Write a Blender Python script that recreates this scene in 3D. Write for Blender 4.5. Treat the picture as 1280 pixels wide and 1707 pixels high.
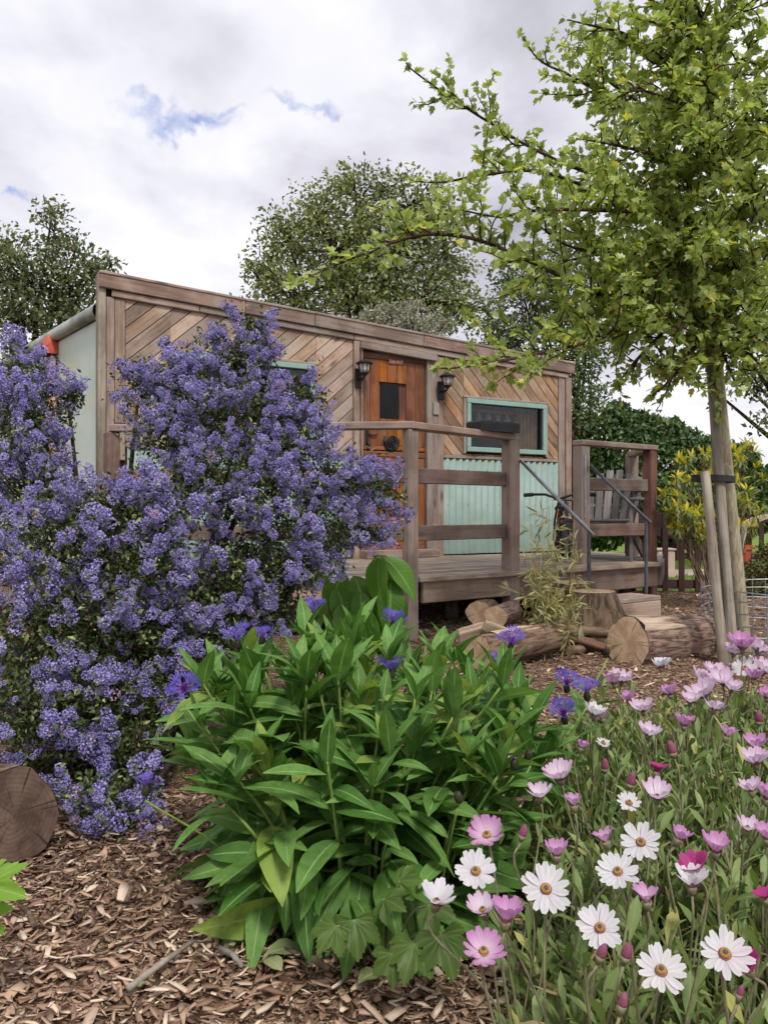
import bpy, math, random
import numpy as np
from mathutils import Vector, Matrix

for _o in list(bpy.data.objects):
    bpy.data.objects.remove(_o)
SC = bpy.context.scene
COL = SC.collection
rng = np.random.default_rng(11)
random.seed(5)
PI = math.pi

# ------------------------------------------------------------------ camera
F = 1350.0            # focal length in photo pixels (1280 x 1707)
CAMZ = 0.80
cam_d = bpy.data.cameras.new('camera')
cam_d.sensor_fit = 'HORIZONTAL'
cam_d.sensor_width = 36.0
cam_d.lens = 36.0 * F / 1280.0
cam_d.clip_start = 0.02
cam_d.clip_end = 2000
cam = bpy.data.objects.new('camera', cam_d)
cam.location = (0, 0, CAMZ)
cam.rotation_euler = (PI / 2, 0, 0)
COL.objects.link(cam)
SC.camera = cam

# ------------------------------------------------------------------ sun, sky, exposure
SUN_EL, SUN_AZ = math.radians(53), math.radians(160)      # azimuth clockwise from +Y
S = Vector((math.sin(SUN_AZ) * math.cos(SUN_EL), math.cos(SUN_AZ) * math.cos(SUN_EL), math.sin(SUN_EL)))
sun_d = bpy.data.lights.new('sun', 'SUN')
sun_d.energy = 1.5
sun_d.angle = math.radians(11)
sun_d.color = (1.0, 0.95, 0.88)
sun = bpy.data.objects.new('sun', sun_d)
sun.rotation_euler = S.to_track_quat('Z', 'Y').to_euler()
sun.location = (3, -5, 9)
COL.objects.link(sun)

SC.view_settings.view_transform = 'Standard'
SC.view_settings.look = 'None'
SC.view_settings.exposure = 0.88
SC.view_settings.gamma = 1.0
SC.view_settings.use_curve_mapping = False
SC.cycles.use_adaptive_sampling = True
SC.cycles.adaptive_threshold = 0.03
SC.cycles.max_bounces = 5
SC.cycles.diffuse_bounces = 1
SC.cycles.glossy_bounces = 2
SC.cycles.transmission_bounces = 3
SC.cycles.transparent_max_bounces = 6
SC.cycles.caustics_reflective = False
SC.cycles.caustics_refractive = False


class NT:
    """small helper to write node trees"""
    def __init__(s, tree):
        s.t = tree

    def n(s, typ, ins=None, **props):
        nd = s.t.nodes.new(typ)
        for k, v in props.items():
            setattr(nd, k, v)
        for k, v in (ins or {}).items():
            if hasattr(v, 'is_output') or hasattr(v, 'links'):
                s.t.links.new(v, nd.inputs[k])
            else:
                nd.inputs[k].default_value = v
        return nd

    def math(s, op, a, b=0.0, c=None, clamp=False):
        ins = {0: a, 1: b}
        if c is not None:
            ins[2] = c
        return s.n('ShaderNodeMath', ins, operation=op, use_clamp=clamp).outputs[0]

    def vmath(s, op, a, b=(0, 0, 0), out=0):
        return s.n('ShaderNodeVectorMath', {0: a, 1: b}, operation=op).outputs[out]

    def mix(s, f, a, b, blend='MIX'):
        nd = s.t.nodes.new('ShaderNodeMix')
        nd.data_type = 'RGBA'
        nd.blend_type = blend
        for k, v in ((0, f), (6, a), (7, b)):
            if hasattr(v, 'links'):
                s.t.links.new(v, nd.inputs[k])
            else:
                if k and len(v) == 3:
                    v = (*v, 1)
                nd.inputs[k].default_value = v
        return nd.outputs[2]

    def ramp(s, f, stops, interp='LINEAR'):
        nd = s.t.nodes.new('ShaderNodeValToRGB')
        nd.color_ramp.interpolation = interp
        e = nd.color_ramp.elements
        while len(e) < len(stops):
            e.new(0.5)
        for i, (p, c) in enumerate(stops):
            e[i].position = p
            e[i].color = (c, c, c, 1) if isinstance(c, (int, float)) else (*c[:3], 1)
        s.t.links.new(f, nd.inputs[0])
        return nd.outputs[0]

    def noise(s, vec, scale, detail=4, rough=0.55, dist=0.0):
        return s.n('ShaderNodeTexNoise', {'Vector': vec, 'Scale': scale, 'Detail': detail,
                                          'Roughness': rough, 'Distortion': dist}).outputs[0]

    def maprange(s, v, a, b, c=0.0, d=1.0):
        return s.n('ShaderNodeMapRange', {0: v, 1: a, 2: b, 3: c, 4: d}, interpolation_type='SMOOTHSTEP').outputs[0]


world = bpy.data.worlds.new('World')
SC.world = world
world.use_nodes = True
world.node_tree.nodes.clear()
w = NT(world.node_tree)
tc = w.n('ShaderNodeTexCoord').outputs['Generated']
dirv = w.vmath('NORMALIZE', tc)
sep = w.n('ShaderNodeSeparateXYZ', {0: dirv})
den = w.math('ADD', w.math('ABSOLUTE', sep.outputs[2]), 0.42)
plane = w.n('ShaderNodeCombineXYZ', {0: w.math('DIVIDE', sep.outputs[0], den), 1: w.math('DIVIDE', sep.outputs[1], den), 2: 0.37}).outputs[0]
n1 = w.noise(plane, 1.9, 5, 0.55, 0.25)
n2 = w.noise(w.vmath('ADD', plane, (7.3, 2.1, 4.0)), 4.6, 5, 0.6, 0.2)
cl = w.math('ADD', w.math('MULTIPLY', n1, 0.72), w.math('MULTIPLY', n2, 0.28))
cloud = w.ramp(cl, [(0.37, (0.25, 0.248, 0.295)), (0.45, (0.375, 0.37, 0.42)), (0.515, (0.47, 0.468, 0.515)), (0.58, (0.55, 0.55, 0.59))])
skyt = w.n('ShaderNodeTexSky', sky_type='NISHITA', sun_disc=False, sun_elevation=SUN_EL, sun_rotation=SUN_AZ).outputs[0]
sky_blue = w.mix(1.0, skyt, (0.10, 0.10, 0.105), 'MULTIPLY')
sky_blue = w.mix(0.5, sky_blue, (0.20, 0.24, 0.46))


def skydir(px, py):
    return Vector(((px - 640) / F, 1, -(py - 853.5) / F)).normalized()


wob = w.vmath('SCALE', w.vmath('SUBTRACT', w.n('ShaderNodeTexNoise', {'Vector': dirv, 'Scale': 9.0, 'Detail': 5.0, 'Roughness': 0.62}).outputs[1], (0.5, 0.5, 0.5)))
wob.node.inputs[3].default_value = 0.16
dw = w.vmath('ADD', dirv, wob)
gap = None
for px, py, r, sx, amt in ((275, 205, 0.055, 1, .9), (335, 214, 0.055, 1, 1.0), (250, 215, .03, 1, .5), (385, 198, 0.03, 1, 0.6), (540, 190, 0.035, 1, 0.7), (490, 190, .03, 1, .5), (28, 318, 0.03, 1, 0.8), (120, 262, 0.03, 1, 0.4)):
    dd = w.vmath('DISTANCE', w.vmath('MULTIPLY', dw, (1, 1, 3.0)), tuple(a * b for a, b in zip(skydir(px, py), (1, 1, 3.0))), out=1)
    g = w.maprange(dd, 0.0, r, amt, 0.0)
    gap = g if gap is None else w.math('MAXIMUM', gap, g)
dk = None
for px, py, r, amt in ((880, -60, 0.22, 0.75), (330, 110, 0.22, 0.30), (560, 150, 0.16, 0.16), (60, 240, 0.14, 0.18)):
    dd = w.vmath('DISTANCE', w.vmath('MULTIPLY', dw, (1, 1, 1.8)), tuple(a * b for a, b in zip(skydir(px, py), (1, 1, 1.8))), out=1)
    g = w.maprange(dd, 0.0, r, amt, 0.0)
    dk = g if dk is None else w.math('MAXIMUM', dk, g)
cloud = w.mix(dk, cloud, (0.25, 0.25, 0.29))
skyc = w.mix(gap, cloud, sky_blue)
bgn = w.n('ShaderNodeBackground', {'Color': skyc, 'Strength': 1.0})
w.t.links.new(bgn.outputs[0], w.n('ShaderNodeOutputWorld').inputs[0])

# ------------------------------------------------------------------ helpers: pixels, objects


def at(px, py, Y):
    return Vector(((px - 640) / F * Y, Y, CAMZ - (py - 853.5) / F * Y))


def sc(r, g, b):
    """sRGB 0-255 -> linear"""
    return tuple((c / 255 / 12.92) if c / 255 <= 0.04045 else ((c / 255 + 0.055) / 1.055) ** 2.4 for c in (r, g, b))


WM = {}


def link(o, parent=None, M=None):
    M = M if M is not None else Matrix.Identity(4)
    COL.objects.link(o)
    if parent is not None:
        o.parent = parent
        o.matrix_parent_inverse = WM[parent].inverted()
    o.matrix_basis = M
    WM[o] = M
    return o


def tag(o, label=None, cat=None, group=None, kind=None):
    if label:
        o['label'] = label
    if cat:
        o['category'] = cat
    if group:
        o['group'] = group
    if kind:
        o['kind'] = kind
    return o


def thing(name, label, cat, loc, group=None):
    o = bpy.data.objects.new(name, None)
    o.empty_display_size = 0.1
    link(o, None, Matrix.Translation(Vector(loc)))
    return tag(o, label, cat, group)


def meshobj(name, me, mat, parent=None, M=None, label=None):
    if mat is not None and len(me.materials) == 0:
        me.materials.append(mat)
    o = bpy.data.objects.new(name, me)
    link(o, parent, M)
    if label:
        o['label'] = label
    return o


def np_mesh(name, V, FS, luv=None, smooth=False):
    """V (n,3); FS list of face arrays (m,k)"""
    me = bpy.data.meshes.new(name)
    V = np.asarray(V, dtype=np.float32)
    me.vertices.add(len(V))
    me.vertices.foreach_set('co', V.ravel())
    FS = [np.asarray(f, dtype=np.int32) for f in FS if len(f)]
    loops = np.concatenate([f.ravel() for f in FS])
    starts, p = [], 0
    for f in FS:
        m, k = f.shape
        starts.append(p + np.arange(m, dtype=np.int32) * k)
        p += m * k
    starts = np.concatenate(starts)
    me.loops.add(len(loops))
    me.loops.foreach_set('vertex_index', loops)
    me.polygons.add(len(starts))
    me.polygons.foreach_set('loop_start', starts)
    if smooth:
        me.polygons.foreach_set('use_smooth', np.ones(len(starts), dtype=bool))
    me.update(calc_edges=True)
    if luv is not None:
        a = me.attributes.new('luv', 'FLOAT_VECTOR', 'POINT')
        a.data.foreach_set('vector', np.asarray(luv, dtype=np.float32).ravel())
    return me


class MB:
    """collects boxes, tubes and prisms into one mesh"""
    def __init__(s):
        s.v, s.f = [], []

    def add(s, vs, fs):
        o = len(s.v)
        s.v += [tuple(v) for v in vs]
        s.f += [tuple(i + o for i in f) for f in fs]
        return s

    def box(s, c, size, R=None, b=0.004):
        hx, hy, hz = (x / 2 for x in size)
        b = min(b, hx * .4, hy * .4, hz * .4)
        vs, idx = [], {}
        for sx in (-1, 1):
            for sy in (-1, 1):
                for sz in (-1, 1):
                    for ax in range(3):
                        p = [sx * (hx - b), sy * (hy - b), sz * (hz - b)]
                        p[ax] = (sx * hx, sy * hy, sz * hz)[ax]
                        idx[(sx, sy, sz, ax)] = len(vs)
                        q = Vector(p)
                        if R is not None:
                            q = R @ q
                        vs.append(q + Vector(c))
        fs = []
        for ax in range(3):
            a, d = [(1, 2), (2, 0), (0, 1)][ax]
            for sg in (-1, 1):
                q = []
                for (p1, p2) in ((-1, -1), (1, -1), (1, 1), (-1, 1)):
                    k = [0, 0, 0]
                    k[ax], k[a], k[d] = sg, p1, p2
                    q.append(idx[(*k, ax)])
                fs.append(q if sg > 0 else q[::-1])
        for ax in range(3):     # edge quads run along ax
            a, d = [(1, 2), (2, 0), (0, 1)][ax]
            for sa in (-1, 1):
                for sd in (-1, 1):
                    k0, k1 = [0, 0, 0], [0, 0, 0]
                    k0[ax], k1[ax] = -1, 1
                    k0[a] = k1[a] = sa
                    k0[d] = k1[d] = sd
                    q = [idx[(*k0, a)], idx[(*k1, a)], idx[(*k1, d)], idx[(*k0, d)]]
                    fs.append(q if sa * sd < 0 else q[::-1])
        for sx in (-1, 1):
            for sy in (-1, 1):
                for sz in (-1, 1):
                    q = [idx[(sx, sy, sz, ax)] for ax in range(3)]
                    fs.append(q if sx * sy * sz > 0 else q[::-1])
        return s.add(vs, fs)

    def tube(s, pts, rad, n=8, cap=True):
        pts = [Vector(p) for p in pts]
        if not hasattr(rad, '__len__'):
            rad = [rad] * len(pts)
        o = len(s.v)
        ref = None
        for i, p in enumerate(pts):
            t = (pts[min(i + 1, len(pts) - 1)] - pts[max(i - 1, 0)])
            t = t.normalized() if t.length > 1e-9 else Vector((0, 0, 1))
            if ref is None:
                ref = t.orthogonal().normalized()
            ref = (ref - t * ref.dot(t))
            ref = ref.normalized() if ref.length > 1e-6 else t.orthogonal().normalized()
            bi = t.cross(ref)
            for k in range(n):
                a = 2 * PI * k / n
                s.v.append(tuple(p + (ref * math.cos(a) + bi * math.sin(a)) * rad[i]))
        m = len(pts)
        for i in range(m - 1):
            for k in range(n):
                a, b = o + i * n + k, o + i * n + (k + 1) % n
                s.f.append((a, b, b + n, a + n))
        if cap:
            s.f.append(tuple(o + k for k in range(n))[::-1])
            s.f.append(tuple(o + (m - 1) * n + k for k in range(n)))
        return s

    def prism(s, poly, z0, z1, b=0.003):
        """2D polygon (ccw) extruded in local z, front edge (z1) chamfered"""
        n = len(poly)
        cx = sum(p[0] for p in poly) / n
        cy = sum(p[1] for p in poly) / n
        vs = [(x, y, z0) for x, y in poly] + [(x, y, z1 - b) for x, y in poly]
        for x, y in poly:
            l = math.hypot(x - cx, y - cy) or 1
            vs.append((x - (x - cx) / l * b, y - (y - cy) / l * b, z1))
        fs = [tuple(range(n))[::-1], tuple(range(2 * n, 3 * n))]
        for k in range(2):
            for i in range(n):
                j = (i + 1) % n
                fs.append((k * n + i, k * n + j, (k + 1) * n + j, (k + 1) * n + i))
        return s.add(vs, fs)

    def lathe(s, prof, n=16, c=(0, 0, 0), R=None):
        """profile [(r,z)] round local z"""
        vs, fs = [], []
        for r, z in prof:
            for k in range(n):
                a = 2 * PI * k / n
                p = Vector((r * math.cos(a), r * math.sin(a), z))
                if R is not None:
                    p = R @ p
                vs.append(p + Vector(c))
        for i in range(len(prof) - 1):
            for k in range(n):
                a, b = i * n + k, i * n + (k + 1) % n
                fs.append((a, b, b + n, a + n))
        fs.append(tuple(range(n))[::-1])
        fs.append(tuple((len(prof) - 1) * n + k for k in range(n)))
        return s.add(vs, fs)

    def mesh(s, name, smooth=False):
        me = bpy.data.meshes.new(name)
        me.from_pydata(s.v, [], s.f)
        if smooth:
            me.polygons.foreach_set('use_smooth', [True] * len(me.polygons))
        me.update()
        return me

    def build(s, name, mat, parent=None, M=None, smooth=False, label=None):
        return meshobj(name, s.mesh(name, smooth), mat, parent, M, label)


def frame(x, z=None, loc=(0, 0, 0)):
    """4x4 with local X along x and local Z close to z"""
    x = Vector(x).normalized()
    z = Vector(z if z is not None else (0, 0, 1))
    z = z - x * z.dot(x)
    z = z.normalized() if z.length > 1e-6 else x.orthogonal().normalized()
    y = z.cross(x)
    M = Matrix((x, y, z)).transposed().to_4x4()
    M.translation = Vector(loc)
    return M


def beam(name, p0, p1, wd, ht, mat, parent, up=(0, 0, 1), b=0.005, label=None):
    """timber from p0 to p1, local X along the grain, ht along up"""
    p0, p1 = Vector(p0), Vector(p1)
    M = frame(p1 - p0, up, (p0 + p1) / 2)
    return MB().box((0, 0, 0), ((p1 - p0).length, wd, ht), b=b).build(name, mat, parent, M, label=label)


# ---- instanced leaves and the like
def unit(a):
    return a / np.maximum(np.linalg.norm(a, axis=-1, keepdims=True), 1e-9)


def frames(X, Z):
    """arrays of direction and normal -> (K,3,3), columns x,y,z"""
    X = unit(X)
    Z = Z - X * np.sum(X * Z, -1, keepdims=True)
    Z = unit(Z + 1e-6)
    Y = np.cross(Z, X)
    return np.stack([X, Y, Z], -1)


def rdir(n, r=rng):
    return unit(r.normal(size=(n, 3)))


def instance(T, R, L, Sc):
    """T = (verts, [faces], uv)  -> arrays"""
    V0, F0, uv = T
    K, n = len(L), len(V0)
    Sc = np.asarray(Sc, float)
    if Sc.ndim == 1:
        Sc = np.repeat(Sc[:, None], 3, 1)
    V = np.einsum('kij,knj->kni', R, V0[None] * Sc[:, None, :]) + L[:, None, :]
    off = (np.arange(K) * n)[:, None, None]
    FS = [(f[None] + off).reshape(-1, f.shape[1]) for f in F0]
    luv = np.zeros((K, n, 3))
    luv[:, :, :2] = uv[None]
    luv[:, :, 2] = rng.random(K)[:, None]
    return V.reshape(-1, 3), FS, luv.reshape(-1, 3)


def merge(parts):
    Vs, Fs, Ls, o = [], {}, [], 0
    for V, FS, luv in parts:
        Vs.append(V)
        Ls.append(luv)
        for f in FS:
            Fs.setdefault(f.shape[1], []).append(f + o)
        o += len(V)
    return np.concatenate(Vs), [np.concatenate(x) for x in Fs.values()], np.concatenate(Ls)


def scatter(parent, name, stuff, temps, R, L, Sc, mat, nparts=300, smooth=True, score=None):
    """the nparts showing largest become parts (shared meshes), the rest one 'stuff' part"""
    K = len(L)
    Sc = np.asarray(Sc, float)
    if Sc.ndim == 1:
        Sc = np.repeat(Sc[:, None], 3, 1)
    pick = rng.integers(0, len(temps), K)
    d = np.linalg.norm(L - np.array([0, 0, CAMZ]), axis=1)
    sc_ = Sc[:, 0] / d if score is None else score
    px = 640 + F * L[:, 0] / np.maximum(L[:, 1], .05)
    py = 853 - F * (L[:, 2] - CAMZ) / np.maximum(L[:, 1], .05)
    inside = (px > 5) & (px < 1275) & (py > 5) & (py < 1700)
    order = np.argsort(-(sc_ * inside))
    ip = order[:nparts] if nparts else order[:0]
    if nparts:
        mes = []
        for i, T in enumerate(temps):
            luv = np.zeros((len(T[0]), 3))
            luv[:, :2] = T[2]
            me = np_mesh(name, T[0], T[1], luv, smooth)
            me.materials.append(mat)
            mes.append(me)
        for i in ip:
            M = Matrix(((R[i] * Sc[i][None, :]).tolist())).to_4x4()
            M.translation = Vector(L[i])
            meshobj(name, mes[pick[i]], None, parent, M)
    rest = np.setdiff1d(np.arange(K), ip)
    if len(rest):
        ps = []
        for t in range(len(temps)):
            sel = rest[pick[rest] == t]
            if len(sel):
                ps.append(instance(temps[t], R[sel], L[sel], Sc[sel]))
        V, FS, luv = merge(ps)
        me = np_mesh(stuff, V, FS, luv, smooth)
        o = meshobj(stuff, me, mat, parent)
        o['kind'] = 'stuff'


# ---- leaf templates: along +X, normal +Z, length 1
def t_leaf(wid=0.25, rows=5, fold=0.25, curl=0.3, peak=0.45, wave=0.0, stalk=0.0):
    V, U = [], []
    for i in range(rows + 1):
        v = i / rows
        t = v ** (math.log(0.5) / math.log(peak))
        hw = wid * 0.5 * (math.sin(PI * t) ** 0.85) + 0.004
        z = -curl * v * v
        x = v * (1 - 0.25 * curl * v) + stalk
        wv = wave * math.sin(v * 9)
        V += [(x, -hw, z + fold * hw + wv), (x, 0, z), (x, hw, z + fold * hw - wv)]
        U += [(0, v), (0.5, v), (1, v)]
    Fq = []
    for i in range(rows):
        a = i * 3
        Fq += [(a, a + 3, a + 4, a + 1), (a + 1, a + 4, a + 5, a + 2)]
    return np.array(V), [np.array(Fq)], np.array(U)


def t_rhomb(wid=0.5, fold=0.15):
    V = np.array([(0, 0, 0), (0.45, -wid / 2, fold), (1, 0, -0.1), (0.45, wid / 2, fold)])
    return V, [np.array([(0, 1, 2), (0, 2, 3)])], np.array([(0.5, 0), (0, .5), (.5, 1), (1, .5)])


def t_lobed(lobes=((0.0, 1.0), (0.75, 0.82), (1.6, 0.55)), notch=0.45, fold=0.12, curl=0.15):
    """maple / hawthorn like leaf: lobes (angle, length) mirrored"""
    base = Vector((0.18, 0, 0))
    tips = [(a, l) for a, l in lobes]
    pts = [(0.0, 0.03)]
    out = []
    for i, (a, l) in reversed(list(enumerate(tips))):
        if i == len(tips) - 1:
            out.append((a + 0.35, notch * l * 0.9))
        out.append((a + 0.16, l * 0.80))
        out.append((a, l))
        if i > 0:
            out.append((max(a - 0.17, 0.03), l * 0.78))
            na = (a + tips[i - 1][0]) / 2
            out.append((na, notch * (l + tips[i - 1][1]) / 2 * 1.15))
    ring = [(a, l) for a, l in out]
    ring2 = [(-a, l) for a, l in ring[::-1] if a > 0.01]
    V = [(0, 0, 0), (0.22, 0, 0)]
    U = [(0.5, 0), (0.5, .22)]
    for a, l in [(2.6, 0.08)] + ring + ring2 + [(-2.6, 0.08)]:
        x, y = 0.22 + l * 0.8 * math.cos(a), l * 0.8 * math.sin(a)
        V.append((x, y, fold * abs(y) - curl * (x * x + 0.6 * y * y)))
        U.append((0.5 + y * 0.6, x))
    n = len(V)
    Ft = [(1, i + 1, i) for i in range(2, n - 1)] + [(0, 1, 2), (0, n - 1, 1)]
    return np.array(V), [np.array(Ft)], np.array(U)

# ------------------------------------------------------------------ materials
def mat_new(name):
    m = bpy.data.materials.new(name)
    m.use_nodes = True
    m.node_tree.nodes.clear()
    return m, NT(m.node_tree)


def finish(m, t, surf):
    t.t.links.new(surf, t.n('ShaderNodeOutputMaterial').inputs[0])
    return m


def m_wood(name, light, dark, vary=0.3, rough=0.8, grain=1.0, knots=0.6, stain=0.5, grey=None, axis='X'):
    """planks: local X runs along the grain, each plank gets its own pattern"""
    m, t = mat_new(name)
    oc = t.n('ShaderNodeTexCoord').outputs['Object']
    rnd = t.n('ShaderNodeObjectInfo').outputs['Random']
    off = t.n('ShaderNodeCombineXYZ', {0: t.math('MULTIPLY', rnd, 37.0), 1: t.math('MULTIPLY', rnd, 91.0), 2: t.math('MULTIPLY', rnd, 53.0)}).outputs[0]
    p = t.vmath('ADD', oc, off)
    g = t.noise(t.vmath('MULTIPLY', p, (2.2, 46, 46)), grain, 6, 0.65, 0.6)
    g2 = t.noise(t.vmath('MULTIPLY', p, (0.9, 9, 9)), 1.0, 3, 0.6, 1.6)
    st = t.noise(p, 3.1, 5, 0.6)
    kn = t.n('ShaderNodeTexVoronoi', {'Vector': t.vmath('MULTIPLY', p, (2.6, 8, 8)), 'Scale': 1.0}).outputs[0]
    kn = t.maprange(kn, 0.04, 0.22, min(1, knots * 1.35), 0.0)
    f = t.math('ADD', t.math('MULTIPLY', g, 0.6), t.math('MULTIPLY', g2, 0.4))
    c = t.mix(t.maprange(f, 0.34, 0.62), dark, light)
    if grey:
        c = t.mix(t.maprange(st, 0.42, 0.66, 0, 0.8), c, grey)
    c = t.mix(t.math('MULTIPLY', t.maprange(st, 0.60, 0.36), stain), c, tuple(x * 0.5 for x in dark))
    c = t.mix(kn, c, tuple(x * 0.35 for x in dark))
    r2 = t.math('FRACT', t.math('MULTIPLY', rnd, 7.31))
    val = t.math('ADD', 1 - vary, t.math('MULTIPLY', r2, 2 * vary * 0.88))
    hsv = t.n('ShaderNodeHueSaturation', {'Hue': t.math('ADD', 0.49, t.math('MULTIPLY', rnd, 0.02)), 'Saturation': t.math('ADD', 0.85, t.math('MULTIPLY', r2, .3)), 'Value': val, 'Color': c}).outputs[0]
    bmp = t.n('ShaderNodeBump', {'Height': t.math('SUBTRACT', f, kn), 'Strength': 0.55, 'Distance': 0.004}).outputs[0]
    b = t.n('ShaderNodeBsdfPrincipled', {'Base Color': hsv, 'Roughness': rough, 'Normal': bmp, 'Specular IOR Level': 0.3})
    return finish(m, t, b.outputs[0])


def m_plain(name, c1, c2=None, scale=6, rough=0.6, metal=0.0, bump=0.2, detail=5, spec=0.4, dirt=None, dscale=2.5):
    m, t = mat_new(name)
    oc = t.n('ShaderNodeTexCoord').outputs['Object']
    n = t.noise(oc, scale, detail, 0.6)
    c = t.mix(t.maprange(n, 0.35, 0.65), c1, c2 or tuple(x * 0.75 for x in c1))
    if dirt:
        d = t.noise(t.vmath('MULTIPLY', oc, (1, 1, 0.45)), dscale, 7, 0.65, 0.4)
        c = t.mix(t.maprange(d, 0.50, 0.68, 0, 0.85), c, dirt)
    bmp = t.n('ShaderNodeBump', {'Height': n, 'Strength': bump, 'Distance': 0.004}).outputs[0]
    b = t.n('ShaderNodeBsdfPrincipled', {'Base Color': c, 'Roughness': t.math('ADD', rough - 0.08, t.math('MULTIPLY', n, 0.16)), 'Metallic': metal, 'Normal': bmp, 'Specular IOR Level': spec})
    return finish(m, t, b.outputs[0])


def m_leaf(name, ca, cb, cc=None, pc=0.08, rough=0.5, trans=0.3, rib=None, spec=0.4, vein=0.0, tip=None, spots=None):
    """leaf or petal: colour varies from leaf to leaf (luv.z / object random), midrib from luv.x"""
    m, t = mat_new(name)
    a = t.n('ShaderNodeAttribute', attribute_name='luv').outputs['Vector']
    sp = t.n('ShaderNodeSeparateXYZ', {0: a}).outputs
    ob = t.n('ShaderNodeObjectInfo').outputs['Random']
    r = t.math('FRACT', t.math('ADD', sp[2], ob))
    pos = t.n('ShaderNodeNewGeometry').outputs['Position']
    if rib:
        nz = t.noise(pos, 60.0, 2, 0.6)
        fr_ = t.math('ADD', t.math('MULTIPLY', r, 0.8), t.math('MULTIPLY', nz, 0.25), clamp=True)
    else:
        fr_ = r
    c = t.mix(fr_, ca, cb)
    if cc:
        r3 = t.math('FRACT', t.math('MULTIPLY', r, 17.7))
        c = t.mix(t.maprange(r3, 1 - pc, 1 - pc + 0.03), c, cc)
    if tip:
        c = t.mix(t.maprange(sp[1], tip[1], tip[2]), c, tip[0])
    if spots:      # blotches and brown nibbled spots of the leaf itself
        bl_ = t.noise(pos, 24.0, 3, 0.6)
        c = t.mix(t.maprange(bl_, 0.42, 0.66, 0.0, 0.45), c, tuple(x * 0.62 for x in ca))
        s_ = t.noise(pos, 85.0, 2, 0.5)
        c = t.mix(t.maprange(s_, 0.70, 0.74, 0.0, 0.8), c, spots)
    nrm = None
    if rib:
        dx = t.math('ABSOLUTE', t.math('SUBTRACT', sp[0], 0.5))
        c = t.mix(t.maprange(dx, 0.018, 0.06, 0.75, 0.0), c, rib)
        if vein:
            wv = t.math('SINE', t.math('MULTIPLY', t.math('SUBTRACT', sp[1], t.math('MULTIPLY', dx, 0.42)), 75.0))
            c = t.mix(t.maprange(wv, 0.8, 1.0, 0.0, vein), c, rib)
            h = t.math('ADD', t.math('MULTIPLY', wv, 0.3), t.maprange(dx, 0.0, 0.08, -1.0, 0.0))
            nrm = t.n('ShaderNodeBump', {'Height': h, 'Strength': 0.35, 'Distance': 0.001}).outputs[0]
    ins = {'Base Color': c, 'Roughness': rough, 'Specular IOR Level': spec}
    if nrm is not None:
        ins['Normal'] = nrm
    b = t.n('ShaderNodeBsdfPrincipled', ins).outputs[0]
    if trans:
        tr = t.n('ShaderNodeBsdfTranslucent', {'Color': t.mix(1.0, c, (1.25, 1.3, 0.75), 'MULTIPLY') if trans < 0.9 else c}).outputs[0]
        b = t.n('ShaderNodeMixShader', {0: min(trans, 0.5) if trans < 2 else trans - 2, 1: b, 2: tr}).outputs[0]
    return finish(m, t, b)


def m_bark(name, c1, c2, sc_=(14, 14, 3), rough=0.9, moss=None, bump=0.8):
    m, t = mat_new(name)
    oc = t.n('ShaderNodeTexCoord').outputs['Object']
    n = t.noise(t.vmath('MULTIPLY', oc, sc_), 1.6, 8, 0.65, 0.8)
    st = t.noise(oc, 4.0, 4)
    c = t.mix(t.maprange(n, 0.36, 0.62), c1, c2)
    if moss:
        c = t.mix(t.maprange(st, 0.5, 0.62, 0, 0.7), c, moss)
    bmp = t.n('ShaderNodeBump', {'Height': n, 'Strength': bump, 'Distance': 0.012}).outputs[0]
    b = t.n('ShaderNodeBsdfPrincipled', {'Base Color': c, 'Roughness': rough, 'Normal': bmp, 'Specular IOR Level': 0.2})
    return finish(m, t, b.outputs[0])


def m_endgrain(name, c1, c2, cr, ra=.4):
    """sawn end of a log, rings round local Z"""
    m, t = mat_new(name)
    oc = t.n('ShaderNodeTexCoord').outputs['Object']
    s2 = t.n('ShaderNodeSeparateXYZ', {0: t.vmath('ADD', oc, t.vmath('MULTIPLY', t.vmath('SUBTRACT', t.n('ShaderNodeTexNoise', {'Vector': oc, 'Scale': 11.0}).outputs[1], (.5, .5, .5)), (.03, .03, .03)))}).outputs
    rr = t.math('SQRT', t.math('ADD', t.math('MULTIPLY', s2[0], s2[0]), t.math('MULTIPLY', s2[1], s2[1])))
    ring = t.math('SINE', t.math('MULTIPLY', rr, 620.0))
    n = t.noise(oc, 12.0, 6, 0.65)
    c = t.mix(t.maprange(n, 0.35, 0.65), c1, c2)
    c = t.mix(t.maprange(ring, -0.3, 1.0, 0.0, ra), c, cr)
    th = t.math('ARCTAN2', s2[1], s2[0])
    crk = t.noise(t.n('ShaderNodeCombineXYZ', {0: t.math('MULTIPLY', t.math('SINE', th), 3.0), 1: t.math('MULTIPLY', t.math('COSINE', th), 3.0), 2: t.math('MULTIPLY', rr, 1.5)}).outputs[0], 3.0, 3, 0.5)
    c = t.mix(t.maprange(crk, 0.62, 0.67, 0, 0.7), c, tuple(x * 0.3 for x in cr))
    bmp = t.n('ShaderNodeBump', {'Height': n, 'Strength': 0.3, 'Distance': 0.003}).outputs[0]
    b = t.n('ShaderNodeBsdfPrincipled', {'Base Color': c, 'Roughness': 0.85, 'Normal': bmp, 'Specular IOR Level': 0.2})
    return finish(m, t, b.outputs[0])


def m_glass(name, tint=(0.02, 0.02, 0.02), alpha=0.75):
    m, t = mat_new(name)
    tr = t.n('ShaderNodeBsdfTransparent', {'Color': (0.75, 0.78, 0.76, 1)}).outputs[0]
    gl = t.n('ShaderNodeBsdfGlossy', {'Color': (0.9, 0.9, 0.9, 1), 'Roughness': 0.03}).outputs[0]
    return finish(m, t, t.n('ShaderNodeMixShader', {0: 0.035, 1: tr, 2: gl}).outputs[0])


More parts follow.
